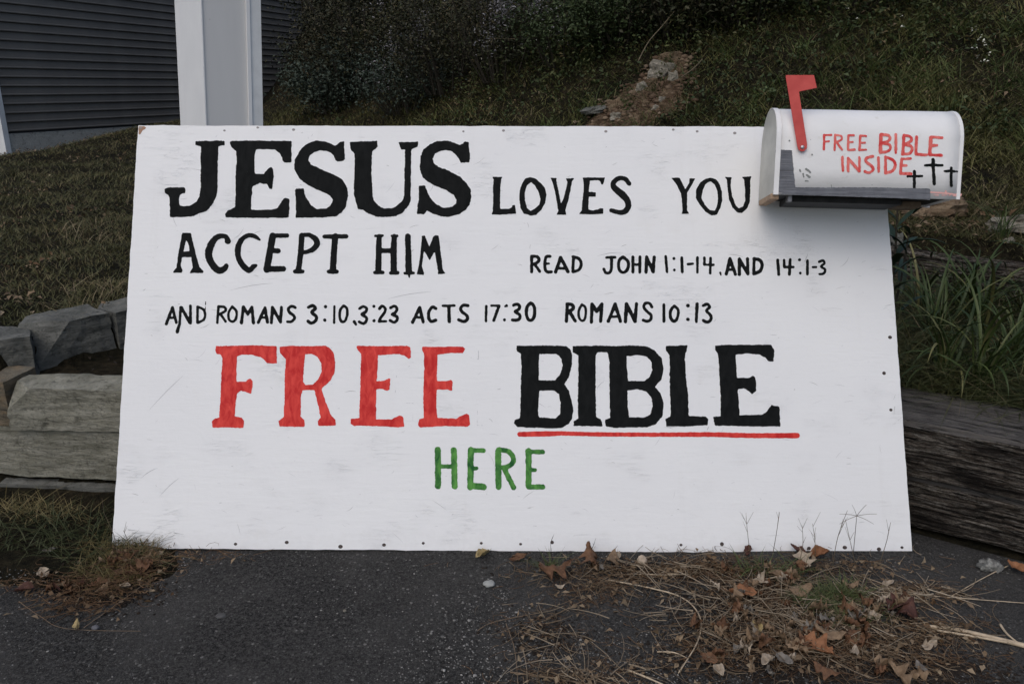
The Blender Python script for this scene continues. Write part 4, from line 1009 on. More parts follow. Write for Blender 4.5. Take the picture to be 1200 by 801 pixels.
def patch_filter(x, y, lst, soft=.25):
    m = np.zeros(len(x), bool)
    for px, py, rr in lst:
        p = ground_hit(px, py); m |= np.hypot(x - p.x, y - p.y) < rr * (.7 + .6 * vnoise(x, y, soft, 48))
    return m
# hillside: lush green on the right, olive in the middle
x, y, r = polar(230000, 2.6, 17, -30, 47, .95)
d_foot = y - np.interp(x, FOOT[:, 0], FOOT[:, 1])
k = outside_bed(x, y) & ~in_garage(x, y) & (d_foot > -1.6 - .8 * vnoise(x, y, .6, 40)) & (x > -3.0)
bare = vnoise(x, y, .35, 41) + .5 * vnoise(x, y, .12, 42)
# the stony dirt scar: no grass there
dsc = [(ground_hit(px, py), rr) for px, py, rr in ((785, 82, .17), (772, 98, .24), (748, 116, .27), (722, 134, .27), (762, 126, .27))]
scar = np.zeros(len(x), bool)
for p, rr in dsc: scar |= np.hypot(x - p.x, y - p.y) < rr * (.35 + 1.1 * vnoise(x, y, .13, 43))
k &= (bare < 1.18) & ~scar
x, y, r = x[k], y[k], r[k]
hh = rng.uniform(.03, .11, len(x)) * (.45 + 1.2 * vnoise(x, y, .45, 44) ** 1.5) * (1 + .9 * (rng.random(len(x)) < .08))
dryz = [(1150, 268, .75), (1080, 262, .6), (1190, 300, .5)]
hh = hh * np.where(np.minimum.reduce([np.hypot(x - ground_hit(a, b).x, y - ground_hit(a, b).y) / c_ for a, b, c_ in dryz]) < 1, .45, 1)
g = blades("hillside_grass", on_land(x, y), hh, rng.uniform(.0025, .006, len(x)) * (.7 + r * .09), GR, nseg=2, lean=.7, curl=.8)
tag(g, "dark green grass covering the hillside", "grass", kind="stuff")
x, y, r = polar(26000, 2.6, 14, -30, 47, .95); k = outside_bed(x, y) & ~in_garage(x, y) & ((vnoise(x, y, .4, 46) > .52) | patch_filter(x, y, dryz)) & (x > -2.5)
x, y, r = x[k], y[k], r[k]
g = blades("dry_hillside_grass", on_land(x, y), rng.uniform(.04, .12, len(x)), rng.uniform(.002, .004, len(x)) * (.7 + r * .09), GD_, nseg=2, lean=1.1, curl=.8)
tag(g, "thin strands of tan dead grass among the hillside grass", "grass", kind="stuff")
# lawn on the left
x, y, r = polar(120000, 2.6, 14, -47, -4, .85)
d_foot = y - np.interp(x, FOOT[:, 0], FOOT[:, 1])
lawn_ok = outside_bed(x, y) & ~in_garage(x, y) & (y > .5) & ((x < -1.66) | (y > bed_y(x) + .2)) & (d_foot < .9)
k = lawn_ok; x, y, r = x[k], y[k], r[k]
hh = rng.uniform(.018, .05, len(x)) * (.6 + .9 * vnoise(x, y, .35, 47))
g = blades("lawn_grass", on_land(x, y), hh, rng.uniform(.002, .0045, len(x)) * (.7 + r * .09), GL, nseg=2, lean=.8, curl=.7)
tag(g, "short olive and brown autumn lawn at the left", "grass", kind="stuff")
# broad leaved ground cover on the hill
x, y, r = polar(90000, 2.7, 12, -12, 42, 1.0)
lv = vnoise(x, y, .45, 49)
k = outside_bed(x, y) & ((lv > .55) | patch_filter(x, y, [(850, 100, .7), (830, 60, .7), (900, 60, .8), (720, 60, .6), (770, 45, .7), (980, 30, .8), (860, 130, .4)])) & (rng.random(len(x)) < .75)
for p, rr in dsc: k &= ~(np.hypot(x - p.x, y - p.y) < rr * .8)
k &= ~patch_filter(x, y, dryz) & (rng.random(len(x)) < .6)
x, y, r = x[k], y[k], r[k]; P = on_land(x, y); P[:, 2] += rng.uniform(.01, .10, len(x))
g = leaves("ground_cover", P, rng.uniform(.02, .045, len(x)), rng.uniform(.012, .028, len(x)), LF)
tag(g, "low broad leaved weeds creeping over the slope", "weeds", kind="stuff")
x, y, r = polar(16000, 2.7, 11, -45, 42, 1.0)
k = outside_bed(x, y) & ~in_garage(x, y) & (vnoise(x, y, .5, 51) + .35 * vnoise(x, y, .15, 52) > .76 + .08 * (x > 1.6)) & (y > .4)
x, y, r = x[k], y[k], r[k]; P = on_land(x, y); P[:, 2] += rng.uniform(.005, .05, len(x))
g = leaves("scattered_leaf_litter", P, rng.uniform(.012, .042, len(x)), rng.uniform(.008, .024, len(x)), LT)
tag(g, "small brown dead leaves scattered over lawn and slope", "leaf litter", kind="stuff")
# tiny white flowers
fx, fy = [], []
for px, py, sx, sy, n in ((655, 20, 35, 14, 16), (640, 75, 30, 10, 12), (590, 80, 30, 12, 12), (700, 18, 30, 12, 8), (715, 50, 6, 6, 2), (1145, 98, 14, 8, 10), (560, 92, 20, 10, 6), (1120, 12, 20, 6, 4), (880, 30, 40, 20, 8), (1060, 62, 8, 8, 2), (1000, 30, 40, 20, 6)):
    for _ in range(n):
        p = ground_hit(px + rng.normal() * sx * .6, max(2, py + rng.normal() * sy * .6)); fx.append(p.x); fy.append(p.y)
fx = np.array(fx); fy = np.array(fy); P = on_land(fx, fy); P[:, 2] += rng.uniform(.12, .32, len(fx))
P = np.repeat(P, 4, 0) + rng.normal(size=(len(P) * 4, 3)) * .006
g = leaves("white_wildflowers", P, rng.uniform(.010, .018, len(P)), rng.uniform(.008, .014, len(P)), WF, up=2)
tag(g, "tiny white wildflowers dotted over the slope", "flowers", kind="stuff")

# ------------------------------------------------------------------ thickets
def bush(px, py, wx, wz, n, mats, label, up=0.0, leafL=(.025, .06), stems=14, group="dark brush at the foot of the slope"):
    c = ground_hit(px, py); dist = (c - CAM).length
    b = empty("bush", c); tag(b, label, "bush", group)
    # clumps on branching stems, so that gaps stay open
    cl = []
    sv_ = []; sf_ = []
    for i in range(stems):
        a = rng.uniform(0, 2 * np.pi); rr = wx * math.sqrt(rng.random()); tip = Vector((math.cos(a) * rr, math.sin(a) * rr * .8, wz * rng.uniform(.35, 1.0) * (1.05 - .5 * (rr / wx) ** 2)))
        root = Vector((tip.x * .35, tip.y * .35, -.06)); mid = root.lerp(tip, .5) + Vector((rng.normal() * .06, rng.normal() * .06, wz * .12))
        pts = [root.lerp(mid, t).lerp(mid.lerp(tip, t), t) for t in np.linspace(0, 1, 7)]
        o0 = len(sv_)
        for q, p in enumerate(pts):
            rad = .010 * (1 - q / 7.5)
            for k in range(4): sv_.append(p + Vector((math.cos(k * 1.571) * rad, math.sin(k * 1.571) * rad, 0)))
        for q in range(6):
            for k in range(4): sf_.append((o0 + q * 4 + k, o0 + q * 4 + (k + 1) % 4, o0 + q * 4 + 4 + (k + 1) % 4, o0 + q * 4 + 4 + k))
        for q in (2, 3, 4, 5, 6): cl.append((pts[q], .07 + .10 * rng.random() + wx * .08))
    mesh_obj("stems", sv_, sf_, STEMD, b)
    C = np.array([q[0][:] for q in cl]); rad = np.array([q[1] for q in cl]); idx = rng.integers(0, len(C), n)
    P = C[idx] + rng.normal(size=(n, 3)) * rad[idx][:, None] * np.array([1, 1, .8]) * .62
    # keep above soil
    hz = H(P[:, 0] + c.x, P[:, 1] + c.y) - c.z; P[:, 2] = np.maximum(P[:, 2], hz + .01)
    nm = len(mats)
    for q, (mt_, share, nm_) in enumerate(mats):
        kk = rng.random(n) < share if nm > 1 else np.ones(n, bool)
        Q = P[kk] if q == 0 else P[kk] + rng.normal(size=(kk.sum(), 3)) * .02
        s = 1.0 if nm_ == 'foliage' else (.45 if nm_ == 'flower_heads' else .75)
        if nm_ == 'seed_heads':
            ci = rng.choice(np.arange(4, len(C), 5), max(4, len(C) // 8)); ns = int(n * share * .8); jj_ = rng.integers(0, len(ci), ns); Q = C[ci[jj_]] + rng.normal(size=(ns, 3)) * np.array([.055, .055, .075]); Q[:, 2] = np.maximum(Q[:, 2], .02)
        f = leaves(nm_, Q, rng.uniform(*leafL, len(Q)) * s, rng.uniform(leafL[0] * .5, leafL[1] * .5, len(Q)) * s, mt_, b); f["kind"] = "stuff"
    return b
FO = lambda m: [(m, 1.0, "foliage")]
bush(385, 112, .60, 1.9, 4200, FO(BR), "tall dark shrub against the end of the charcoal siding", stems=26)
bush(395, 128, .70, .75, 5200, FO(LFB), "low bluish green leafy bush just above the sign's top edge", leafL=(.03, .065), stems=22)
bush(430, 112, .85, 1.8, 6500, FO(BR), "dark bramble thicket with arching vines, above the bluish green bush", stems=30)
bush(478, 128, .60, .75, 3800, [(LFB, .75, "foliage"), (SD, .07, "seed_heads")], "grey green bush with pale tufts, right of the bluish bush", leafL=(.02, .05), stems=20)
bush(530, 104, .80, 1.35, 5600, [(BR, .8, "foliage"), (SD, .34, "seed_heads")], "thicket with greyish lavender seed heads near the top of the frame", leafL=(.02, .05), stems=28)
bush(592, 90, .70, 1.15, 5200, [(BR, .8, "foliage"), (SD, .30, "seed_heads")], "seedy grey brush right of the lavender thicket, above white flowers", leafL=(.02, .05), stems=28)
bush(662, 72, .75, .80, 5000, [(LF, .9, "foliage"), (WF, .006, "flower_heads")], "green weedy bush dotted with white flowers, top centre", leafL=(.02, .05), stems=26)
bush(735, 48, .70, .60, 4500, FO(LF), "leafy green bush above the stony dirt patch", leafL=(.025, .055), stems=26)
bush(805, 36, .75, .65, 4500, FO(BR), "dark brown brush at the top edge, left of the mailbox flag", stems=26)
bush(880, 24, .8, .60, 4500, [(BR, .7, "foliage"), (LF, .3, "foliage")], "dark brush mixed with green leaves above the mailbox flag", stems=26)
bush(405, 55, .9, 2.4, 5500, FO(BR), "highest dark shrub behind the garage end wall", stems=30)
bush(990, 8, .8, .5, 3400, FO(LF), "green brush at the top edge above the mailbox", stems=20)
for pts, lab in (([(382, 64), (425, 63), (445, 50), (485, 18)], "long pale vine arching up through the dark bramble thicket"), ([(560, 36), (568, 44), (590, 46), (604, 46)], "short looping vine below the lavender seed heads"),
                 ([(748, 72), (760, 50), (775, 32), (790, 14)], "thin bent grass stalk above the rocks in the dirt patch"), ([(798, 92), (808, 84), (818, 76), (823, 70)], "slender pale twig right of the dirt patch"), ([(461, 5), (463, 15), (462, 25)], "short upright dead stick in the thicket")):
    P = []
    for i, (px, py) in enumerate(pts):
        g_ = ground_hit(px, py); q = CAM + (g_ - CAM) * .90; P.append(q)
    o = tube("vine", [P[0] - P[0]] + [p - P[0] for p in P[1:]], .005, .003, STEM); o.location = P[0]; tag(o, lab, "vine")
# orange leaf speck and branch colours
# ------------------------------------------------------------------ rocks on the slope
def rock(px, py, wpx, hpx, mat, label, seed, group=None, name="rock", flat=1.0, sink=.25):
    c = ground_hit(px, py); dd = ((c - CAM).dot(Vector((0, CP, -SP)))); s = wpx / F * dd; h = hpx / F * dd
    bm = bmesh.new(); bmesh.ops.create_icosphere(bm, subdivisions=3, radius=.5); off = Vector((seed * 3.1, seed, 0))
    for v in bm.verts:
        n = v.co.normalized(); q = Vector((max(-.40, min(.40, v.co.x)), max(-.40, min(.40, v.co.y)), max(-.36, min(.36, v.co.z))))
        q += n * (mnoise.noise(n * 1.3 + off) * .22 + mnoise.noise(n * 3.2 + off) * .10 + mnoise.noise(n * 8 + off) * .04)
        v.co = Vector((q.x * s * 1.15, q.y * s * .8 * flat, q.z * h * 1.35))
    o = bm_obj(name, bm, mat); o.location = c + Vector((0, 0, h * (.5 - sink))); o.rotation_euler = (random.uniform(-.15, .15), random.uniform(-.2, .2), random.uniform(-.5, .5)); tag(o, label, "rock", group); return o
brown = m_stone("brown_rock", (.10, .065, .040), (.19, .135, .085), (.27, .21, .14))
for i, (px, py, wd, hh_, mt_, lab) in enumerate([
    (785, 74, 24, 16, 'b', "topmost tan rock of the stony dirt patch"), (776, 88, 30, 18, 'p', "yellowish crumbly rock below the topmost one in the dirt patch"), (788, 96, 12, 14, 'p', "pale rock at the right side of the dirt patch"),
    (752, 107, 15, 12, 'p', "angular pinkish grey rock in the middle of the dirt patch"), (720, 128, 16, 14, 'b', "squarish grey brown rock at the lower left of the dirt patch"), (722, 140, 14, 9, 'p', "flat rock just above the sign edge in the dirt patch"),
    (765, 98, 12, 7, 'b', "small brown rock left of the yellowish crumbly one"), (738, 118, 13, 8, 'b', "brown rock between the squarish and the angular rocks"), (776, 120, 9, 7, 'p', "small pale rock in the lower right of the dirt patch"), (768, 130, 10, 7, 'p', "pale rock low in the dirt patch near the sign edge"), (757, 124, 9, 6, 'b', "little brown rock in the middle of the red soil")]):
    rock(px, py, wd, hh_, M['palerock'] if mt_ == 'p' else brown, lab, i + 2, "rocks in the dirt patch")
rock(698, 132, 32, 8, M['stone2'], "long flat grey slab lying left of the dirt patch", 31, name="stone_slab")
rock(1192, 272, 62, 20, M['palerock'], "long pale lichen-grey rock at the right edge, on the slope", 32, sink=.0)
rock(1096, 250, 62, 22, brown, "tan rock half hidden under the mailbox's right end", 33)
rock(1072, 246, 26, 10, M['palerock'], "small pale rock beside the tan rock under the mailbox", 34)
rock(1182, 284, 13, 5, M['palerock'], "small flat pebble below the long pale rock", 35)
rock(1050, 290, 14, 14, M['stone2'], "grey rock beside the broad leaved plant at the sign's edge", 36)
# dirt sheet and rubble in the scar
def patch_sheet(name, centers, mat, label, lift=.012, step=.03):
    xs = [p.x for p, r_ in centers]; ys = [p.y for p, r_ in centers]; rr = max(r_ for _, r_ in centers)
    X, Y = np.meshgrid(np.arange(min(xs) - rr, max(xs) + rr, step), np.arange(min(ys) - rr, max(ys) + rr, step))
    f = np.full(X.shape, -1.)
    for p, r_ in centers: f = np.maximum(f, 1 - np.hypot(X - p.x, Y - p.y) / r_)
    f = f + (vnoise(X, Y, .12, 60) - .5) * .5
    Z = H(X, Y) + np.clip(f, -.3, .3) * .12 + (vnoise(X, Y, .06, 61) - .5) * .04 + lift - .03
    V = np.stack([X, Y, Z], -1).reshape(-1, 3); ny_, nx_ = X.shape; ii, jj = np.meshgrid(np.arange(nx_ - 1), np.arange(ny_ - 1)); a = (jj * nx_ + ii).ravel()
    keep = (f[:-1, :-1] > 0).ravel(); a = a[keep]
    o = np_mesh(name, V, np.stack([a, a + 1, a + nx_ + 1, a + nx_], 1), mat, smooth=True); tag(o, label, kind="structure"); return o
patch_sheet("dirt_patch", dsc, M['dirt'], "bare reddish dirt patch on the slope")
def pebbles(name, P, s, mat, label, flat=.6):
    ico = bmesh.new(); bmesh.ops.create_icosphere(ico, subdivisions=1, radius=.5); bv = np.array([v.co[:] for v in ico.verts]); bf = np.array([[v.index for v in f.verts] for f in ico.faces]); ico.free()
    n = len(P); k = len(bv); V = bv[None] * (1 + rng.uniform(-.25, .25, (n, k, 1))); V = V * (s[:, None, None]) * np.stack([rng.uniform(.7, 1.3, n), rng.uniform(.7, 1.3, n), rng.uniform(.5, .9, n) * flat], 1)[:, None]
    a = rng.uniform(0, 6.28, n); ca, sa = np.cos(a)[:, None], np.sin(a)[:, None]
    V = np.stack([V[..., 0] * ca - V[..., 1] * sa, V[..., 0] * sa + V[..., 1] * ca, V[..., 2]], -1) + P[:, None]
    o = np_mesh(name, V.reshape(-1, 3), (np.arange(n)[:, None, None] * k + bf[None]).reshape(-1, 3), mat); tag(o, label, "stones", kind="stuff"); return o
RB = m_leafy("mixed_rubble", [(.08, .05, .032), (.15, .10, .065), (.30, .24, .165), (.11, .07, .045), (.20, .145, .095)], rough=.9)
Pq = []
for p, rr in dsc:
    n = 120; a = rng.uniform(0, 6.28, n); q = rr * 1.25 * rng.random(n) ** .6; Pq.append(np.stack([p.x + q * np.cos(a), p.y + q * np.sin(a)], 1))
Pq = np.concatenate(Pq); PP = on_land(Pq[:, 0], Pq[:, 1]); PP[:, 2] += .015
pebbles("dirt_rubble", PP, rng.uniform(.010, .03, len(PP)) * (1 + 1.8 * rng.random(len(PP)) ** 4), RB, "small stones and clods in the dirt patch", .9)

# ------------------------------------------------------------------ planting bed behind the timbers
SL = NT("strap_leaf", .5, .3); gi = SL.new("ShaderNodeObjectInfo")
c = SL.ramp(gi.outputs["Random"], [(0, (.020, .034, .008)), (.5, (.036, .058, .014)), (.85, (.060, .082, .024)), (1, (.15, .14, .055))]); svv = SL.coords(scale=(40, 1, 1))
SL = SL.out(c)
def strap_mesh(L, wd, bend, seed, width_pow=1.0):
    n = 12; vs = []; fs = []; tw = random.Random(seed).uniform(-.6, .6); p = Vector((0, 0, 0)); ang = R(86)
    for i in range(n + 1):
        t = i / n; w_ = wd * (math.sin(math.pi * min(1, .18 + .82 * t)) ** .7 if width_pow == 1 else math.sin(math.pi * (.04 + .95 * t)) ** .8)
        if i == n: w_ = .0004
        s = Vector((0, math.cos(tw * t), math.sin(tw * t))); nvv = Vector((-math.sin(ang), 0, math.cos(ang)))
        vs += [p - s * w_ / 2 + nvv * w_ * .22, p, p + s * w_ / 2 + nvv * w_ * .22]
        ang -= bend / n * (.35 + 1.3 * t); p = p + Vector((math.cos(ang), 0, math.sin(ang))) * (L / n)
    for i in range(n):
        for k in range(2): a = i * 3 + k; fs.append((a, a + 1, a + 4, a + 3))
    return vs, fs
strap_lib = []
for i in range(14):
    vs, fs = strap_mesh(random.uniform(.32, .58), random.uniform(.006, .013), R(random.uniform(60, 175)), i)
    me = bpy.data.meshes.new("leaf"); me.from_pydata(vs, [], fs); me.materials.append(SL); me.polygons.foreach_set("use_smooth", [True] * len(me.polygons)); strap_lib.append(me)
def clump(x, y, n, label, tall=1.0):
    z = float(H(x, y)); e = empty("strap_leaf_plant", (x, y, z)); tag(e, label, "plant", "strap leaved plants in the bed")
    for i in range(int(n * 2.1)):
        o = bpy.data.objects.new("leaf", random.choice(strap_lib)); link(o, e)
        o.rotation_euler = (random.gauss(0, .10), random.gauss(0, .14) - .1, random.uniform(0, 6.28)); a = random.uniform(0, 6.28); q = random.uniform(0, .035)
        o.location = (math.cos(a) * q, math.sin(a) * q, -.01); s = random.uniform(.75, 1.1) * tall; o.scale = (s, s, s)
    return e
cl = [((1180, 440), 30, .92, "tallest strap leaved plant near the photo's right edge"), ((1095, 415), 20, .85, "arching strap leaved plant nearest the sign"), ((1140, 400), 24, .95, "strap leaved plant between the one by the sign and the one at the right edge"),
      ((1235, 420), 22, 1.0, "strap leaved plant just beyond the right edge"), ((1120, 378), 20, .8, "rear strap leaved plant in front of the dark timber edging"), ((1190, 380), 22, .60, "rear right strap leaved plant in front of the dark timber edging"), ((1075, 385), 16, .8, "small strap leaved plant behind the sign's right edge"), ((1150, 455), 18, .85, "low strap leaved plant leaning over the timber, centre of the bed"), ((1105, 448), 16, .8, "drooping strap leaved plant by the timber nearest the sign"), ((1205, 405), 22, .75, "broad strap leaved plant cut by the right edge"), ((1160, 350), 18, .5, "rearmost strap leaved plant against the dark edging"), ((1085, 355), 16, .75, "dark strap leaved plant below the broad leaved stem")]
for (px, py), n, tall, lab in cl:
    p = at_z(px, py, .32); clump(p.x, p.y, n, lab, tall)
x = rng.uniform(1.2, 3.6, 60000); y = rng.uniform(.9, 3.3, 60000); k = outside_bed(x, y) & (vnoise(x, y, .18, 95) > .22); x, y = x[k], y[k]
g = blades("olive_verge_grass", on_land(x, y), rng.uniform(.015, .05, len(x)), rng.uniform(.002, .004, len(x)), m_leafy("olive_verge_blades", [(.050, .048, .018), (.085, .080, .032), (.13, .11, .05), (.055, .062, .02), (.18, .15, .08)]), nseg=2, lean=1.0, curl=.7)
tag(g, "short olive and tan grass between the planting bed and the slope", "grass", kind="stuff")
# single tall leafy weeds standing on the bank, leaves along each stem
wx_, wy_ = [], []
for px, py, n in ((610, 60, 26), (680, 60, 26), (740, 40, 22), (830, 30, 26), (900, 26, 22), (980, 24, 18), (1060, 16, 14), (560, 100, 16), (1150, 40, 12), (700, 92, 10)):
    c = ground_hit(px, py)
    q = rng.normal(size=(n, 2)) * .33; wx_.append(c.x + q[:, 0]); wy_.append(c.y + q[:, 1])
wx_ = np.concatenate(wx_); wy_ = np.concatenate(wy_); kk = outside_bed(wx_, wy_) & ~in_garage(wx_, wy_); wx_, wy_ = wx_[kk], wy_[kk]
sx_ = np.repeat(wx_, 2); sy_ = np.repeat(wy_, 2)
hW = rng.uniform(.18, .50, len(wx_)); PL = []; 
for X_, Y_, h_ in zip(wx_, wy_, hW):
    z_ = float(H(X_, Y_)); t = rng.random(int(14 + h_ * 60)); ln_ = rng.normal(size=2) * .12
    PL.append(np.stack([X_ + ln_[0] * t * h_ + rng.normal(size=len(t)) * .022, Y_ + ln_[1] * t * h_ + rng.normal(size=len(t)) * .022, z_ + t * h_], 1))
PL = np.concatenate(PL)
g = leaves("tall_bank_weeds", PL, rng.uniform(.022, .055, len(PL)), rng.uniform(.008, .020, len(PL)), m_leafy("tall_weed_leaves", [(.030, .042, .012), (.060, .075, .022), (.10, .11, .035), (.045, .05, .02), (.14, .10, .045)]), up=.2)
tag(g, "tall leafy weeds standing up from the bank", "weeds", kind="stuff")
# tussocks of long arching blades on the slope
tx, ty = [], []
X, Y, r = polar(420, 3.2, 9, -8, 42, 1.0); k = outside_bed(X, Y) & ~patch_filter(X, Y, [(1150, 268, .9), (1190, 275, .8)]) & (Y - np.interp(X, FOOT[:, 0], FOOT[:, 1]) > -.5)
for a, b in zip(X[k], Y[k]):
    n = rng.integers(18, 50); q = rng.normal(size=(n, 2)) * .035; tx.append(a + q[:, 0]); ty.append(b + q[:, 1])
x = np.concatenate(tx); y = np.concatenate(ty)
g = blades("tussock_grass", on_land(x, y), rng.uniform(.10, .24, len(x)), rng.uniform(.003, .006, len(x)), GR2, nseg=4, lean=.7, curl=1.2)
tag(g, "tussocks of long arching grass on the slope", "grass", kind="stuff")
# broad leaved dark plant at the sign's right edge
BL = m_plain("dark_broad_leaf", (.020, .038, .018), .45, .4, 20, .2, .4)
pb = at_depth(1042, 330, 2.95); pbz = float(H(pb.x, pb.y))
bp = empty("broad_leaf_plant", (pb.x, pb.y, pbz)); tag(bp, "dark upright plant with long pointed leaves beside the sign's right edge, below the mailbox", "plant")
tube("stem", [(0, 0, 0), (.01, 0, .25), (-.005, .01, .50)], .006, .003, STEMD, bp)
tube("stem", [(.03, .02, 0), (.05, .02, .2), (.06, .03, .38)], .005, .003, STEMD, bp)
for i in range(18):
    vs, fs = strap_mesh(random.uniform(.12, .19), random.uniform(.020, .032), R(random.uniform(30, 70)), 50 + i, 2)
    o = mesh_obj("leaf", vs, fs, BL, bp, smooth=True); z = .10 + i * .024; a = i * 2.4 + .3
    o.location = (.0 if i % 3 else .05, 0, min(z, .50)); o.rotation_euler = (0, R(random.uniform(25, 55)), a)
# weeds and grass of the bed
def bed_points(n, x0, x1, pad=.02):
    x = rng.uniform(x0, x1, n); y = rng.uniform(-1.5, 2.5, n); wy = wall_y(x); k = (y > wy + .26 + .12 * sstep(.6, .9, x)) & (y < bed_y(x) - .03); return x[k], y[k]
x, y = bed_points(95000, 1.19, 3.0); k = (y - wall_y(x) < .8) | (rng.random(len(x)) < .4); x, y = x[k], y[k]
near = np.clip(1.15 - (y - wall_y(x)), .35, 1)
g = blades("tall_bed_grass", on_land(x, y), rng.uniform(.06, .24, len(x)) * (.5 + 1.0 * vnoise(x, y, .12, 70)), rng.uniform(.0022, .005, len(x)), m_leafy("bed_grass_blades", [(.030, .040, .012), (.055, .065, .020), (.095, .10, .038), (.045, .052, .018), (.16, .14, .065), (.075, .07, .028)]), nseg=4, lean=.7, curl=1.3)
tag(g, "unkempt green and yellowing grass in the bed behind the timbers", "grass", kind="stuff")
x, y = bed_points(6500, 1.30, 3.0)
g = blades("dry_bed_grass", on_land(x, y), rng.uniform(.08, .24, len(x)), rng.uniform(.0018, .003, len(x)), GD_, nseg=4, lean=.9, curl=.9)
tag(g, "dry tan stems tangled in the bed grass", "grass", kind="stuff")
x, y = bed_points(5000, -1.6, .9); P = on_land(x, y); P[:, 2] += .004
g = leaves("mulch_bits", P, rng.uniform(.008, .025, len(x)), rng.uniform(.003, .010, len(x)), m_leafy("mulch_chips", [(.012, .009, .007), (.03, .02, .015), (.06, .045, .03), (.018, .013, .010)]))
tag(g, "dark mulch bits in the bed behind the stone wall", "mulch", kind="stuff")

# ------------------------------------------------------------------ debris on the asphalt
def scatter(blobs, n_tot):
    """blobs: (px, py, rx, ry, weight) given as spots of the ground seen in the photograph"""
    ws_ = np.array([b[4] for b in blobs], float); ws_ /= ws_.sum(); X, Y = [], []
    for b, w_ in zip(blobs, ws_):
        n = int(n_tot * w_); a = rng.normal(size=(n, 2)) * .5
        for u, v in a:
            p = at_z(b[0] + u * b[2], b[1] + v * b[3], 0); X.append(p.x); Y.append(p.y)
    return np.array(X), np.array(Y)
def ground_z(x, y): return np.where(x < -.80, np.maximum(H(x, y), 0.0), 0.0)
def straw(name, x, y, ln, r, mat, label, zmax=.02, cat="straw", arc=.35):
    """flat-lying bent strands, square section"""
    n = len(x); a = rng.uniform(0, 2 * np.pi, n); k = 5; cur = rng.normal(size=n) * arc; z0 = ground_z(x, y) + rng.uniform(.001, zmax, n); tz = rng.normal(size=n) * .10
    V = np.zeros((n, k, 3, 3)); px_, py_ = x.copy(), y.copy(); ang = a.copy()
    for i in range(k):
        t = i / (k - 1); zz = z0 + tz * ln * (t - .5) ; zz = np.maximum(zz, ground_z(px_, py_) + .0008)
        rr = r * (1 - .5 * t); sx, sy = -np.sin(ang) * rr, np.cos(ang) * rr
        V[:, i, 0] = np.stack([px_ + sx, py_ + sy, zz], 1); V[:, i, 1] = np.stack([px_ - sx, py_ - sy, zz], 1); V[:, i, 2] = np.stack([px_, py_, zz + rr * 1.5], 1)
        px_ = px_ + np.cos(ang) * ln / k; py_ = py_ + np.sin(ang) * ln / k; ang = ang + cur
    T = []
    for i in range(k - 1):
        for j in range(3): a_, b_ = i * 3 + j, i * 3 + (j + 1) % 3; T.append([a_, b_, b_ + 3, a_ + 3])
    o = np_mesh(name, V.reshape(-1, 3), (np.arange(n)[:, None, None] * (k * 3) + np.array(T)[None]).reshape(-1, 4), mat); tag(o, label, cat, kind="stuff"); return o
ST = m_leafy("dry_straw", [(.13, .090, .055), (.24, .18, .115), (.36, .29, .20), (.17, .12, .075), (.085, .055, .035)])
STR = m_leafy("brown_pine_needles", [(.10, .055, .028), (.16, .095, .050), (.22, .14, .075), (.075, .042, .024)])
blobsR = [(760, 672, 150, 14, 2.4), (700, 690, 70, 22, 1.6), (900, 690, 110, 40, 3.2), (960, 740, 150, 45, 4.5), (870, 760, 140, 40, 3.0), (1060, 700, 80, 18, 1.6), (1040, 770, 130, 35, 2.6), (640, 740, 60, 40, .8), (680, 795, 100, 15, 1.0), (830, 665, 60, 14, 1.0), (1100, 740, 60, 12, .8), (980, 665, 120, 8, .8)]
blobsL = [(120, 690, 60, 22, 2.0), (165, 668, 40, 18, 1.6), (90, 712, 50, 14, .9), (40, 690, 40, 10, .5), (240, 656, 60, 6, .4)]
x, y = scatter(blobsR, 1500); straw("dry_straw", x, y, rng.uniform(.02, .11, len(x)), rng.uniform(.0004, .0011, len(x)), ST, "pale dry grass straw littering the asphalt", .022)
x, y = scatter(blobsR, 2900); straw("brown_needles", x, y, rng.uniform(.015, .06, len(x)), rng.uniform(.0004, .0009, len(x)), STR, "fine brown needles and stems matted on the asphalt", .014)
x, y = scatter(blobsL, 700); straw("dry_straw", x, y, rng.uniform(.02, .08, len(x)), rng.uniform(.0004, .0010, len(x)), STR, "brown straw at the sign's lower left corner", .03, arc=.5)
x, y = scatter(blobsR + blobsL, 1500); P = np.stack([x, y, ground_z(x, y) + rng.uniform(.002, .016, len(x))], 1)
g = leaves("leaf_crumbs", P, rng.uniform(.006, .024, len(x)), rng.uniform(.004, .014, len(x)), LT); tag(g, "crumbled brown leaf pieces among the straw", "leaf litter", kind="stuff")
# dark humus crumbs under the litter
x, y = scatter([(960, 770, 190, 45, 3), (1060, 790, 150, 30, 2), (900, 700, 120, 30, 1.2), (780, 668, 150, 10, 1), (130, 690, 60, 22, .8), (640, 745, 50, 25, .3)], 9000)
pebbles("humus_crumbs", np.stack([x, y, ground_z(x, y) + .0005], 1), rng.uniform(.003, .011, len(x)), m_leafy("humus", [(.012, .009, .007), (.025, .018, .013), (.045, .032, .022), (.018, .014, .011)], rough=.95), "dark crumbly soil under the litter on the asphalt", .7)
# pale aggregate stones bedded in the asphalt
x, y, r = polar(17000, 1.35, 2.35, -46, 46, .8); k = (y < -.01) & (rng.random(len(x)) < .25 + 1.1 * sstep(.35, .7, vnoise(x, y, .22, 90))); x, y = x[k], y[k]
pebbles("asphalt_aggregate", np.stack([x, y, np.full(len(x), .0006)], 1), rng.uniform(.0016, .0042, len(x)) * (1 + 1.1 * (rng.random(len(x)) ** 7)), m_leafy("aggregate_stones", [(.08, .08, .075), (.16, .157, .147), (.26, .25, .235), (.38, .37, .345), (.11, .108, .10)], rough=.85), "pale aggregate stones showing in the asphalt", .5)
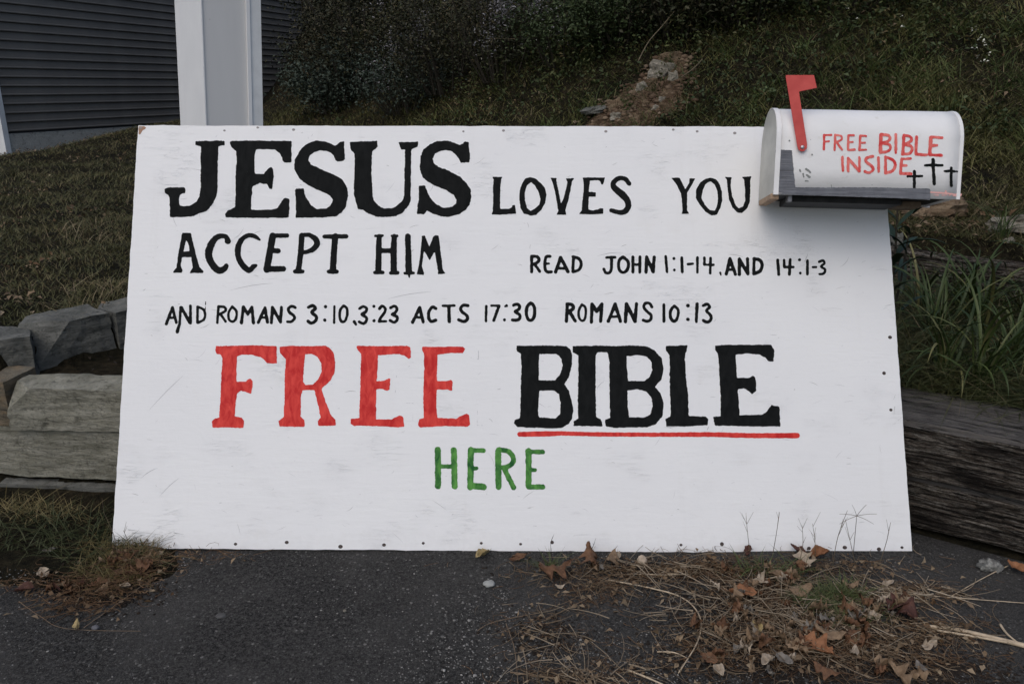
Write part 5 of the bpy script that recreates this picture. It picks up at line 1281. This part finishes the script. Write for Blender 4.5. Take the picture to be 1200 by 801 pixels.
# weedy grass: left corner, right clumps, thin stalks in front of the sign
GW = m_leafy("weedy_grass", [(.026, .036, .012), (.045, .058, .020), (.075, .082, .032), (.036, .042, .016), (.12, .11, .05)])
x = rng.uniform(-2.6, -.88, 5200); y = rng.uniform(-.22, .33, 5200); k = (H(x, y) > .012) & (y < wall_y(x) - .13) & (rng.random(len(x)) < 1 - .75 * sstep(.02, .2, y)); x, y = x[k], y[k]
g = blades("weedy_grass", on_land(x, y), rng.uniform(.02, .075, len(x)) * (.5 + vnoise(x, y, .09, 80)), rng.uniform(.0018, .0036, len(x)), GW, nseg=3, lean=1.3, curl=.8); tag(g, "dark weedy grass tuft in front of the stone wall", "grass", kind="stuff")
x, y = scatter([(125, 650, 40, 16, 1), (165, 655, 26, 14, 1), (60, 610, 70, 14, 1.2), (30, 600, 50, 10, 1), (130, 675, 36, 14, 2), (150, 668, 24, 14, 1.5)], 1500)
g = blades("dry_weedy_grass", np.stack([x, y, ground_z(x, y)], 1), rng.uniform(.015, .055, len(x)), rng.uniform(.0013, .0026, len(x)), GDY, nseg=3, lean=1.4, curl=.7); tag(g, "yellowed grass at the sign's lower left corner", "grass", kind="stuff")
x, y = scatter([(985, 700, 20, 6, 1.2), (960, 708, 30, 8, 1), (905, 672, 50, 6, .6), (645, 668, 10, 4, .25), (1000, 725, 40, 12, .5)], 900)
g = blades("green_grass_tuft", np.stack([x, y, ground_z(x, y)], 1), rng.uniform(.02, .06, len(x)), rng.uniform(.0015, .003, len(x)), m_leafy("fresh_tuft_blades", [(.05, .075, .022), (.09, .12, .040), (.14, .15, .06), (.06, .07, .03)]), nseg=3, lean=.8, curl=.7); tag(g, "small green grass tuft growing through the litter on the right", "grass", kind="stuff")

def stalk(pxs, r0, r1, mat, label, cat="stalk", z=.004, zs=None, name="dry_stalk"):
    P = [at_z(px, py, z if zs is None else zs[i]) for i, (px, py) in enumerate(pxs)]
    o = tube(name, [p - P[0] for p in P], r0, r1, mat, seg=6); o.location = P[0]; tag(o, label, cat); return o
SW = m_plain("bleached_reed", (.46, .37, .26), .7, .25, 40, .4)
SB = m_plain("brown_twig", (.17, .125, .085), .85, .35, 60, .5)
stalk([(1085, 733), (1120, 737), (1160, 746), (1205, 757)], .0042, .0062, SW, "thick bleached reed stalk lying at the lower right edge", z=.008)
stalk([(1098, 738), (1140, 745), (1180, 752)], .0022, .0032, SW, "thinner reed lying along the thick bleached one", z=.012)
stalk([(1172, 731), (1180, 742), (1192, 752)], .003, .002, SW, "short pale reed splinter crossing the thick bleached stalk", z=.012)
stalk([(712, 679), (760, 688), (800, 700), (820, 722), (818, 750), (795, 788)], .0020, .0014, SW, "long pale stem bent like a hook across the asphalt", z=.009)
stalk([(640, 725), (680, 705), (718, 684)], .0016, .0010, SB, "straight brown stem running up to the hooked pale stem", z=.006)
stalk([(560, 738), (580, 728), (640, 716)], .0013, .0009, SB, "thin pale twig at the left edge of the litter", z=.004)
stalk([(593, 730), (603, 760), (607, 800)], .0012, .0010, SB, "thin upright-lying twig near the lower middle", z=.004)
stalk([(598, 787), (640, 793), (690, 801)], .0020, .0018, SB, "grey brown twig along the bottom edge, lower middle", z=.006)
stalk([(735, 784), (760, 794), (780, 803)], .0022, .0018, SW, "pale straw at the bottom edge", z=.005)
stalk([(770, 763), (790, 764), (806, 771)], .0018, .0012, SW, "short pale straw inside the hook of the long stem", z=.005)
stalk([(790, 724), (830, 722), (900, 723)], .0014, .0012, SB, "straight twig crossing the hooked stem", z=.006)
stalk([(1035, 687), (1080, 696), (1120, 700), (1200, 706)], .0014, .0010, SW, "long thin pale stem right of the green tuft", z=.006)
stalk([(1000, 753), (1040, 762), (1060, 769)], .0018, .0014, SW, "pale grass stem near the orange leaf", z=.008)
stalk([(900, 745), (935, 738), (955, 725)], .0034, .0026, SB, "grey forked twig in the middle of the litter", z=.008)
stalk([(22, 704), (48, 722), (78, 736), (165, 739)], .0008, .0006, SB, "thin bent straw on the asphalt at the lower left", z=.003)
stalk([(180, 676), (140, 705), (98, 735)], .0013, .0009, SB, "slender curved stem sweeping down from the sign's left corner", z=.004)
stalk([(1115, 698), (1150, 678), (1182, 662)], .0010, .0014, SW, "thin stem with a fuzzy seed cluster beside the timber", z=.008)
stalk([(740, 672), (780, 673), (810, 672)], .0022, .0018, SW, "pale stick below the sign's bottom edge", z=.006)
# thin weeds standing up in front of the board
def weed(px, py, h, label, seed, spread=.5, dead=True):
    r = random.Random(seed); p = at_z(px, py, 0.0); p.z = float(ground_z(np.array([p.x]), np.array([p.y]))[0]); e = empty("thin_weed", p); tag(e, label, "weed", "thin weeds in front of the sign")
    tip = Vector((r.uniform(-.35, .35) * h, r.uniform(-.1, .12) * h, h)); mid = tip * .5 + Vector((r.uniform(-.06, .06) * h, 0, .04 * h))
    mt_ = STEM if dead else STEMD
    tube("stem", [(0, 0, 0), mid, tip], .0011, .0005, mt_, e, seg=4)
    for i in range(r.randint(2, 5)):
        t = r.uniform(.45, 1.0); b = Vector((0, 0, 0)).lerp(mid, t * 2) if t < .5 else mid.lerp(tip, t * 2 - 1); d = Vector((r.uniform(-1, 1) * spread, r.uniform(-.15, .3), r.uniform(.3, 1))) * h * .33
        tube("branch", [b, b + d], .0006, .0003, mt_, e, seg=4)
for i, (px, py, h, lab) in enumerate([(880, 655, .13, "leftmost thin dead weed right of the sign's middle"), (903, 662, .16, "tall thin weed forking before the word-free lower right of the sign"), (935, 665, .12, "thin upright weed near the pale crumpled leaves"), (975, 668, .17, "wispy branched weed standing left of the sign's right corner"),
    (1003, 664, .15, "tall wispy weed reaching toward the star shaped seed head"), (1030, 662, .13, "thin grey weed nearest the sign's right corner"), (650, 664, .075, "short green sprout in front of the sign's bottom edge"), (688, 655, .05, "tiny wispy sprout right of the short green sprout"),
    (140, 662, .14, "wispy grass stem before the sign's lower left corner"), (165, 664, .10, "short wispy stem right of the corner stem"), (190, 668, .08, "low slanting stem at the lower left edge"), (955, 660, .12, "thin forked weed between the pale leaves and the corner")]):
    weed(px, py, h, lab, i * 7 + 3, dead=(i not in (6, 7)))
stalk([(1000, 648), (1003, 615), (1004, 604)], .0009, .0005, STEM, "slim stalk carrying a star shaped seed head against the white board", zs=[.0, .10, .135], name="seed_stalk")

# fallen leaves one can pick out
def leaf_mat(name, a, b): 
    m = NT(name, .65, .25); v = m.coords(); return m.out(m.ramp(m.noise(v, 60, 5, .65), [(.3, a), (.7, b)]), m.bump(m.noise(v, 180, 4), .5, .002))
LMT = dict(tan=leaf_mat("tan_dead_leaf", (.13, .085, .05), (.27, .19, .12)), pale=leaf_mat("pale_dead_leaf", (.24, .19, .135), (.42, .35, .27)), brown=leaf_mat("brown_dead_leaf", (.075, .036, .020), (.18, .095, .05)),
           orange=leaf_mat("orange_dead_leaf", (.15, .065, .03), (.29, .135, .065)), dark=leaf_mat("dark_red_leaf", (.05, .022, .018), (.10, .045, .032)), yellow=leaf_mat("yellow_dead_leaf", (.27, .20, .085), (.42, .33, .17)), grey=leaf_mat("grey_dead_leaf", (.11, .10, .085), (.21, .19, .165)))
def leaf_shape(L, r, seed, lobed, curl, nu=14, nv=8):
    vs = []; fs = []; cu = r.uniform(.3, 1.1) * curl; cv = r.uniform(.3, 1.2) * curl * r.choice((1, 1, -1)); tw = r.uniform(-.9, .9); wd = r.uniform(.26, .36); ph = r.uniform(0, 6)
    for i in range(nu + 1):
        t = i / nu; w_ = wd * (math.sin(math.pi * min(1, t * .97 + .015)) ** .8) * (1 - .35 * t) * 1.25
        if lobed: w_ *= 1 + .50 * math.sin(t * 17 + ph) * min(1, t * 5)
        w_ *= 1 + .14 * mnoise.noise(Vector((t * 7, seed, 1)))
        for j in range(nv + 1):
            s = (j / nv - .5) * 2; e = 1 + .16 * mnoise.noise(Vector((t * 9, s * 3, seed + 5))) * abs(s)
            y = s * w_ * L * e; x = (t - .5) * L + (abs(s) * .06 * L * e)
            z = cu * (t - .45) ** 2 * L * .8 + cv * abs(s) ** 1.5 * w_ * L * .9 + tw * (t - .5) * y
            z += mnoise.noise(Vector((t * 4 + seed, s * 2.2, seed))) * .13 * L + mnoise.noise(Vector((t * 11 + seed, s * 5, seed))) * .05 * L
            vs.append((x, y * (1 - .25 * min(1, abs(cv))), z))
    for i in range(nu):
        for j in range(nv): a = i * (nv + 1) + j; fs.append((a, a + 1, a + nv + 2, a + nv + 1))
    b = len(vs); c = nv // 2   # stem
    vs += [(-.5 * L, .012 * L, vs[c][2]), (-.5 * L, -.012 * L, vs[c][2]), (-.72 * L, .004 * L + tw * .05 * L, vs[c][2] + .05 * L), (-.72 * L, -.004 * L + tw * .05 * L, vs[c][2] + .05 * L)]
    fs.append((b, b + 1, b + 3, b + 2)); return vs, fs
def fallen_leaf(px, py, size_px, kind, label, seed, lobed=False, rot=None, curl=1.0, group="fallen leaves on the asphalt", zoff=.004):
    r = random.Random(seed); c = at_z(px, py, 0.0); dd = (c - CAM).dot(Vector((0, CP, -SP))); L = size_px * .98 / F * dd
    vs, fs = leaf_shape(L, r, seed, lobed, curl)
    rot_ = Matrix.Rotation(r.uniform(0, 6.28) if rot is None else rot, 3, 'Z') @ Matrix.Rotation(r.uniform(-.25, .25), 3, 'X') @ Matrix.Rotation(r.uniform(-.15, .15), 3, 'Y')
    vs = [rot_ @ Vector(v) for v in vs]; zs = min(v.z for v in vs); vs = [(v.x, v.y, v.z - zs) for v in vs]
    o = mesh_obj("fallen_leaf", vs, fs, LMT[kind], smooth=True)
    sd = o.modifiers.new("thickness", 'SOLIDIFY'); sd.thickness = .0005
    gz = float(ground_z(np.array([c.x]), np.array([c.y]))[0]); o.location = (c.x, c.y, gz + zoff); tag(o, label, "leaf", group); return o
# crumpled leaves matted together in the pile: too many and too tangled to pick apart
def leaf_heap(name, spots, n, sizes, kinds, label, zmax, seed0):
    r = random.Random(seed0); X, Y = scatter(spots, n)
    for kd in kinds:
        V = []; Fq = []
        for q in range(len(X)):
            if kinds[q % len(kinds)] != kd: continue
            L = r.uniform(*sizes); vs, fs = leaf_shape(L, r, seed0 + q, r.random() < .4, 1.5, 8, 4)
            m = Matrix.Rotation(r.uniform(0, 6.28), 3, 'Z') @ Matrix.Rotation(r.gauss(0, .7), 3, 'X') @ Matrix.Rotation(r.gauss(0, .5), 3, 'Y'); pts = [m @ Vector(v) for v in vs]; zm = min(p.z for p in pts)
            gz = float(ground_z(X[q:q + 1], Y[q:q + 1])[0]); b = len(V); V += [(p.x + X[q], p.y + Y[q], p.z - zm + gz + r.uniform(.001, zmax)) for p in pts]; Fq += [tuple(b + k for k in f) for f in fs]
        o = mesh_obj(name, V, Fq, LMT[kd], smooth=True); tag(o, "%s %s" % (kd, label), "leaf litter", kind="stuff")
FL = [(566, 653, 24, 'yellow', "curled yellowish leaf just under the sign's bottom edge, middle", 0), (608, 656, 22, 'brown', "thin brown leaf right of the curled yellow one", 0), (652, 676, 44, 'brown', "large brown oak leaf at the left of the litter below the sign", 1),
 (692, 664, 36, 'brown', "brown oak leaf right of the largest oak leaf", 1), (716, 662, 26, 'tan', "tan lobed leaf beside the two brown oak leaves", 1), (722, 655, 22, 'pale', "pale folded leaf edge near the round pebble", 0), (657, 691, 12, 'pale', "small whitish leaf in front of the oak leaves", 0),
 (942, 664, 34, 'pale', "pale crumpled leaf under the sign's lower right part", 1), (958, 656, 26, 'orange', "orange leaf tip behind the pale crumpled leaf", 0), (893, 686, 24, 'pale', "pale upright leaf left of the green tuft", 0), (912, 678, 26, 'tan', "tan leaf between the pale upright leaf and the crumpled one", 0),
 (868, 703, 32, 'orange', "orange tan leaf at the left of the big litter pile", 0), (935, 700, 30, 'tan', "curled tan leaf with dark centre, middle of the litter", 0), (1060, 712, 22, 'pale', "pale torn leaf on the right of the litter", 1), (1048, 718, 36, 'dark', "dark red leaf left of the pale torn one", 1), (1062, 728, 38, 'dark', "dark reddish brown leaf lying flat below the pale torn one", 0),
 (1000, 726, 26, 'grey', "greyish folded leaf below the green tuft", 0), (1014, 726, 22, 'pale', "pale pointed leaf right of the greyish folded one", 0), (1028, 731, 18, 'pale', "small pale leaf touching the pale pointed leaf", 0), (972, 752, 36, 'tan', "long curved tan leaf above the bright orange leaf", 0), (960, 766, 38, 'orange', "bright orange leaf near the bottom edge", 1),
 (886, 742, 22, 'yellow', "yellow rimmed curled leaf in the left of the pile", 0), (900, 782, 26, 'pale', "pale leaf at the lower left of the pile", 0), (918, 780, 28, 'grey', "grey leaf standing beside the lower left pale leaf", 0), (968, 798, 32, 'brown', "brown leaf cut by the bottom edge", 1), (1052, 799, 40, 'tan', "broad tan leaf cut by the bottom edge, right", 1),
 (1040, 690, 18, 'pale', "small pale leaf right of the green tuft", 0), (1000, 770, 18, 'pale', "little pale leaf right of the bright orange one", 0), (842, 792, 22, 'pale', "pale twisted leaf at the lower edge of the pile", 0), (830, 778, 26, 'brown', "brown leaf above the pale twisted one", 0), (1078, 788, 20, 'grey', "grey leaf flake at the lower right", 0),
 (52, 675, 22, 'pale', "pale folded leaf at the lower left grass edge", 0), (30, 694, 24, 'dark', "dark red leaf at the far lower left", 0), (152, 662, 30, 'brown', "brown leaf against the sign's lower left corner", 1), (170, 672, 26, 'brown', "second brown leaf at the sign's lower left corner, toward the asphalt", 0), (146, 691, 18, 'pale', "pale shell like leaf below the corner leaves", 0),
 (90, 737, 16, 'yellow', "small yellow leaf on the asphalt at the lower left", 0), (172, 662, 18, 'tan', "tan leaf tucked between the brown corner leaves", 0), (60, 652, 14, 'grey', "small grey green leaf in the left grass", 0), (1192, 672, 24, 'orange', "orange tan leaf against the timber's foot at the right edge", 0), (876, 652, 20, 'dark', "dark leaf in the shadow under the sign", 0), (935, 651, 20, 'dark', "second dark leaf in the shadow under the sign, behind the pale one", 0)]
for i, (px, py, s, kd, lab, lo) in enumerate(FL):
    fallen_leaf(px, py, s, kd, lab, i * 3 + 1, bool(lo), zoff=.004 + .008 * (px > 820))
heapR = [(905, 690, 60, 22, 2), (960, 735, 80, 30, 3), (900, 760, 80, 28, 2.4), (1010, 720, 50, 20, 1.2), (1040, 765, 60, 25, 1), (870, 715, 50, 20, 1), (1045, 715, 30, 14, .8), (700, 668, 40, 6, .35), (820, 668, 40, 8, .3)]
leaf_heap("leaf_heap", heapR, 90, (.018, .044), ("tan", "brown", "tan", "grey", "pale", "brown"), "crumpled leaf scraps matted in the litter on the right", .018, 300)
leaf_heap("leaf_heap", [(150, 668, 30, 12, 2), (100, 690, 40, 12, 1)], 46, (.014, .034), ("brown", "dark", "tan", "brown"), "crumpled leaf scraps at the sign's lower left corner", .014, 900)
x, y = scatter([(900, 700, 90, 30, 2), (960, 740, 120, 35, 3), (850, 720, 100, 40, 1.4), (1060, 700, 60, 8, 1.6), (640, 745, 50, 30, .5), (690, 790, 60, 10, .8), (760, 668, 110, 10, 1)], 420)
straw("bleached_straw", x, y, rng.uniform(.04, .16, len(x)), rng.uniform(.0007, .0017, len(x)), m_leafy("bleached_straw", [(.24, .19, .13), (.38, .31, .22), (.50, .43, .33), (.17, .13, .09)]), "longer bleached grass stems lying across the litter", .022, arc=.12)
x, y = scatter([(1090, 692, 80, 5, 1), (1120, 700, 60, 8, 1)], 70)
# star shaped seed head on the slim stalk
hp = at_z(1004, 604, .135); es = empty("star_seed_head", hp); tag(es, "star shaped dry seed head standing in front of the sign's lower right corner", "seed head")
for i, a in enumerate((10, 62, 118, 170, 205, 335)):
    q = Vector((math.cos(R(a)), -.12, math.sin(R(a)))) * (.050 if i not in (1, 2) else .040)
    tube("spike", [(0, 0, 0), q * .5 + Vector((0, 0, .002)), q], .0007, .0004, STEM, es, seg=4)
def lone(px, py, wpx, hpx, mat, label, name, cat, seed, amp=.12):
    c = at_z(px, py, 0); dd = (c - CAM).dot(Vector((0, CP, -SP))); s = wpx / F * dd; h = hpx / F * dd
    bm = bmesh.new(); bmesh.ops.create_icosphere(bm, subdivisions=3, radius=.5); off = Vector((seed, seed * 2.2, 0))
    for v in bm.verts:
        n = v.co.normalized(); q = v.co * (1 + mnoise.noise(n * 2.1 + off) * amp * 2 + mnoise.noise(n * 5 + off) * amp); v.co = Vector((q.x * s, q.y * s * .8, q.z * h))
    o = bm_obj(name, bm, mat, smooth=True); o.location = (c.x, c.y, h * .40); tag(o, label, cat); return o
lone(573, 686, 14, 7, m_plain("pale_pebble", (.30, .305, .29), .7, .12, 60, .3), "flat pale oval pebble alone on the asphalt below the sign", "pebble", "pebble", 1)
lone(752, 661, 12, 13, m_plain("tan_pebble", (.42, .34, .26), .8, .2, 60, .4), "round tan pebble under the sign's bottom edge", "pebble", "pebble", 2)
lone(1160, 667, 24, 14, m_plain("grey_lump", (.20, .20, .185), .95, .5, 160, 1.0), "grey rough lump beside the timber foot", "stone", "stone", 3, .3)
lone(404, 716, 4, 3, M['palerock'], "tiny pale stone on the asphalt, left of centre", "pebble", "pebble", 4)
lone(112, 737, 9, 6, m_plain("dark_pebble", (.11, .11, .12), .8, .2, 60, .4), "dark pebble beside the small yellow leaf", "pebble", "pebble", 5)
lone(259, 722, 12, 3, m_plain("flat_chip", (.075, .075, .073), .8, .2, 60, .4), "flat grey chip on the asphalt at the left", "pebble", "pebble", 6)
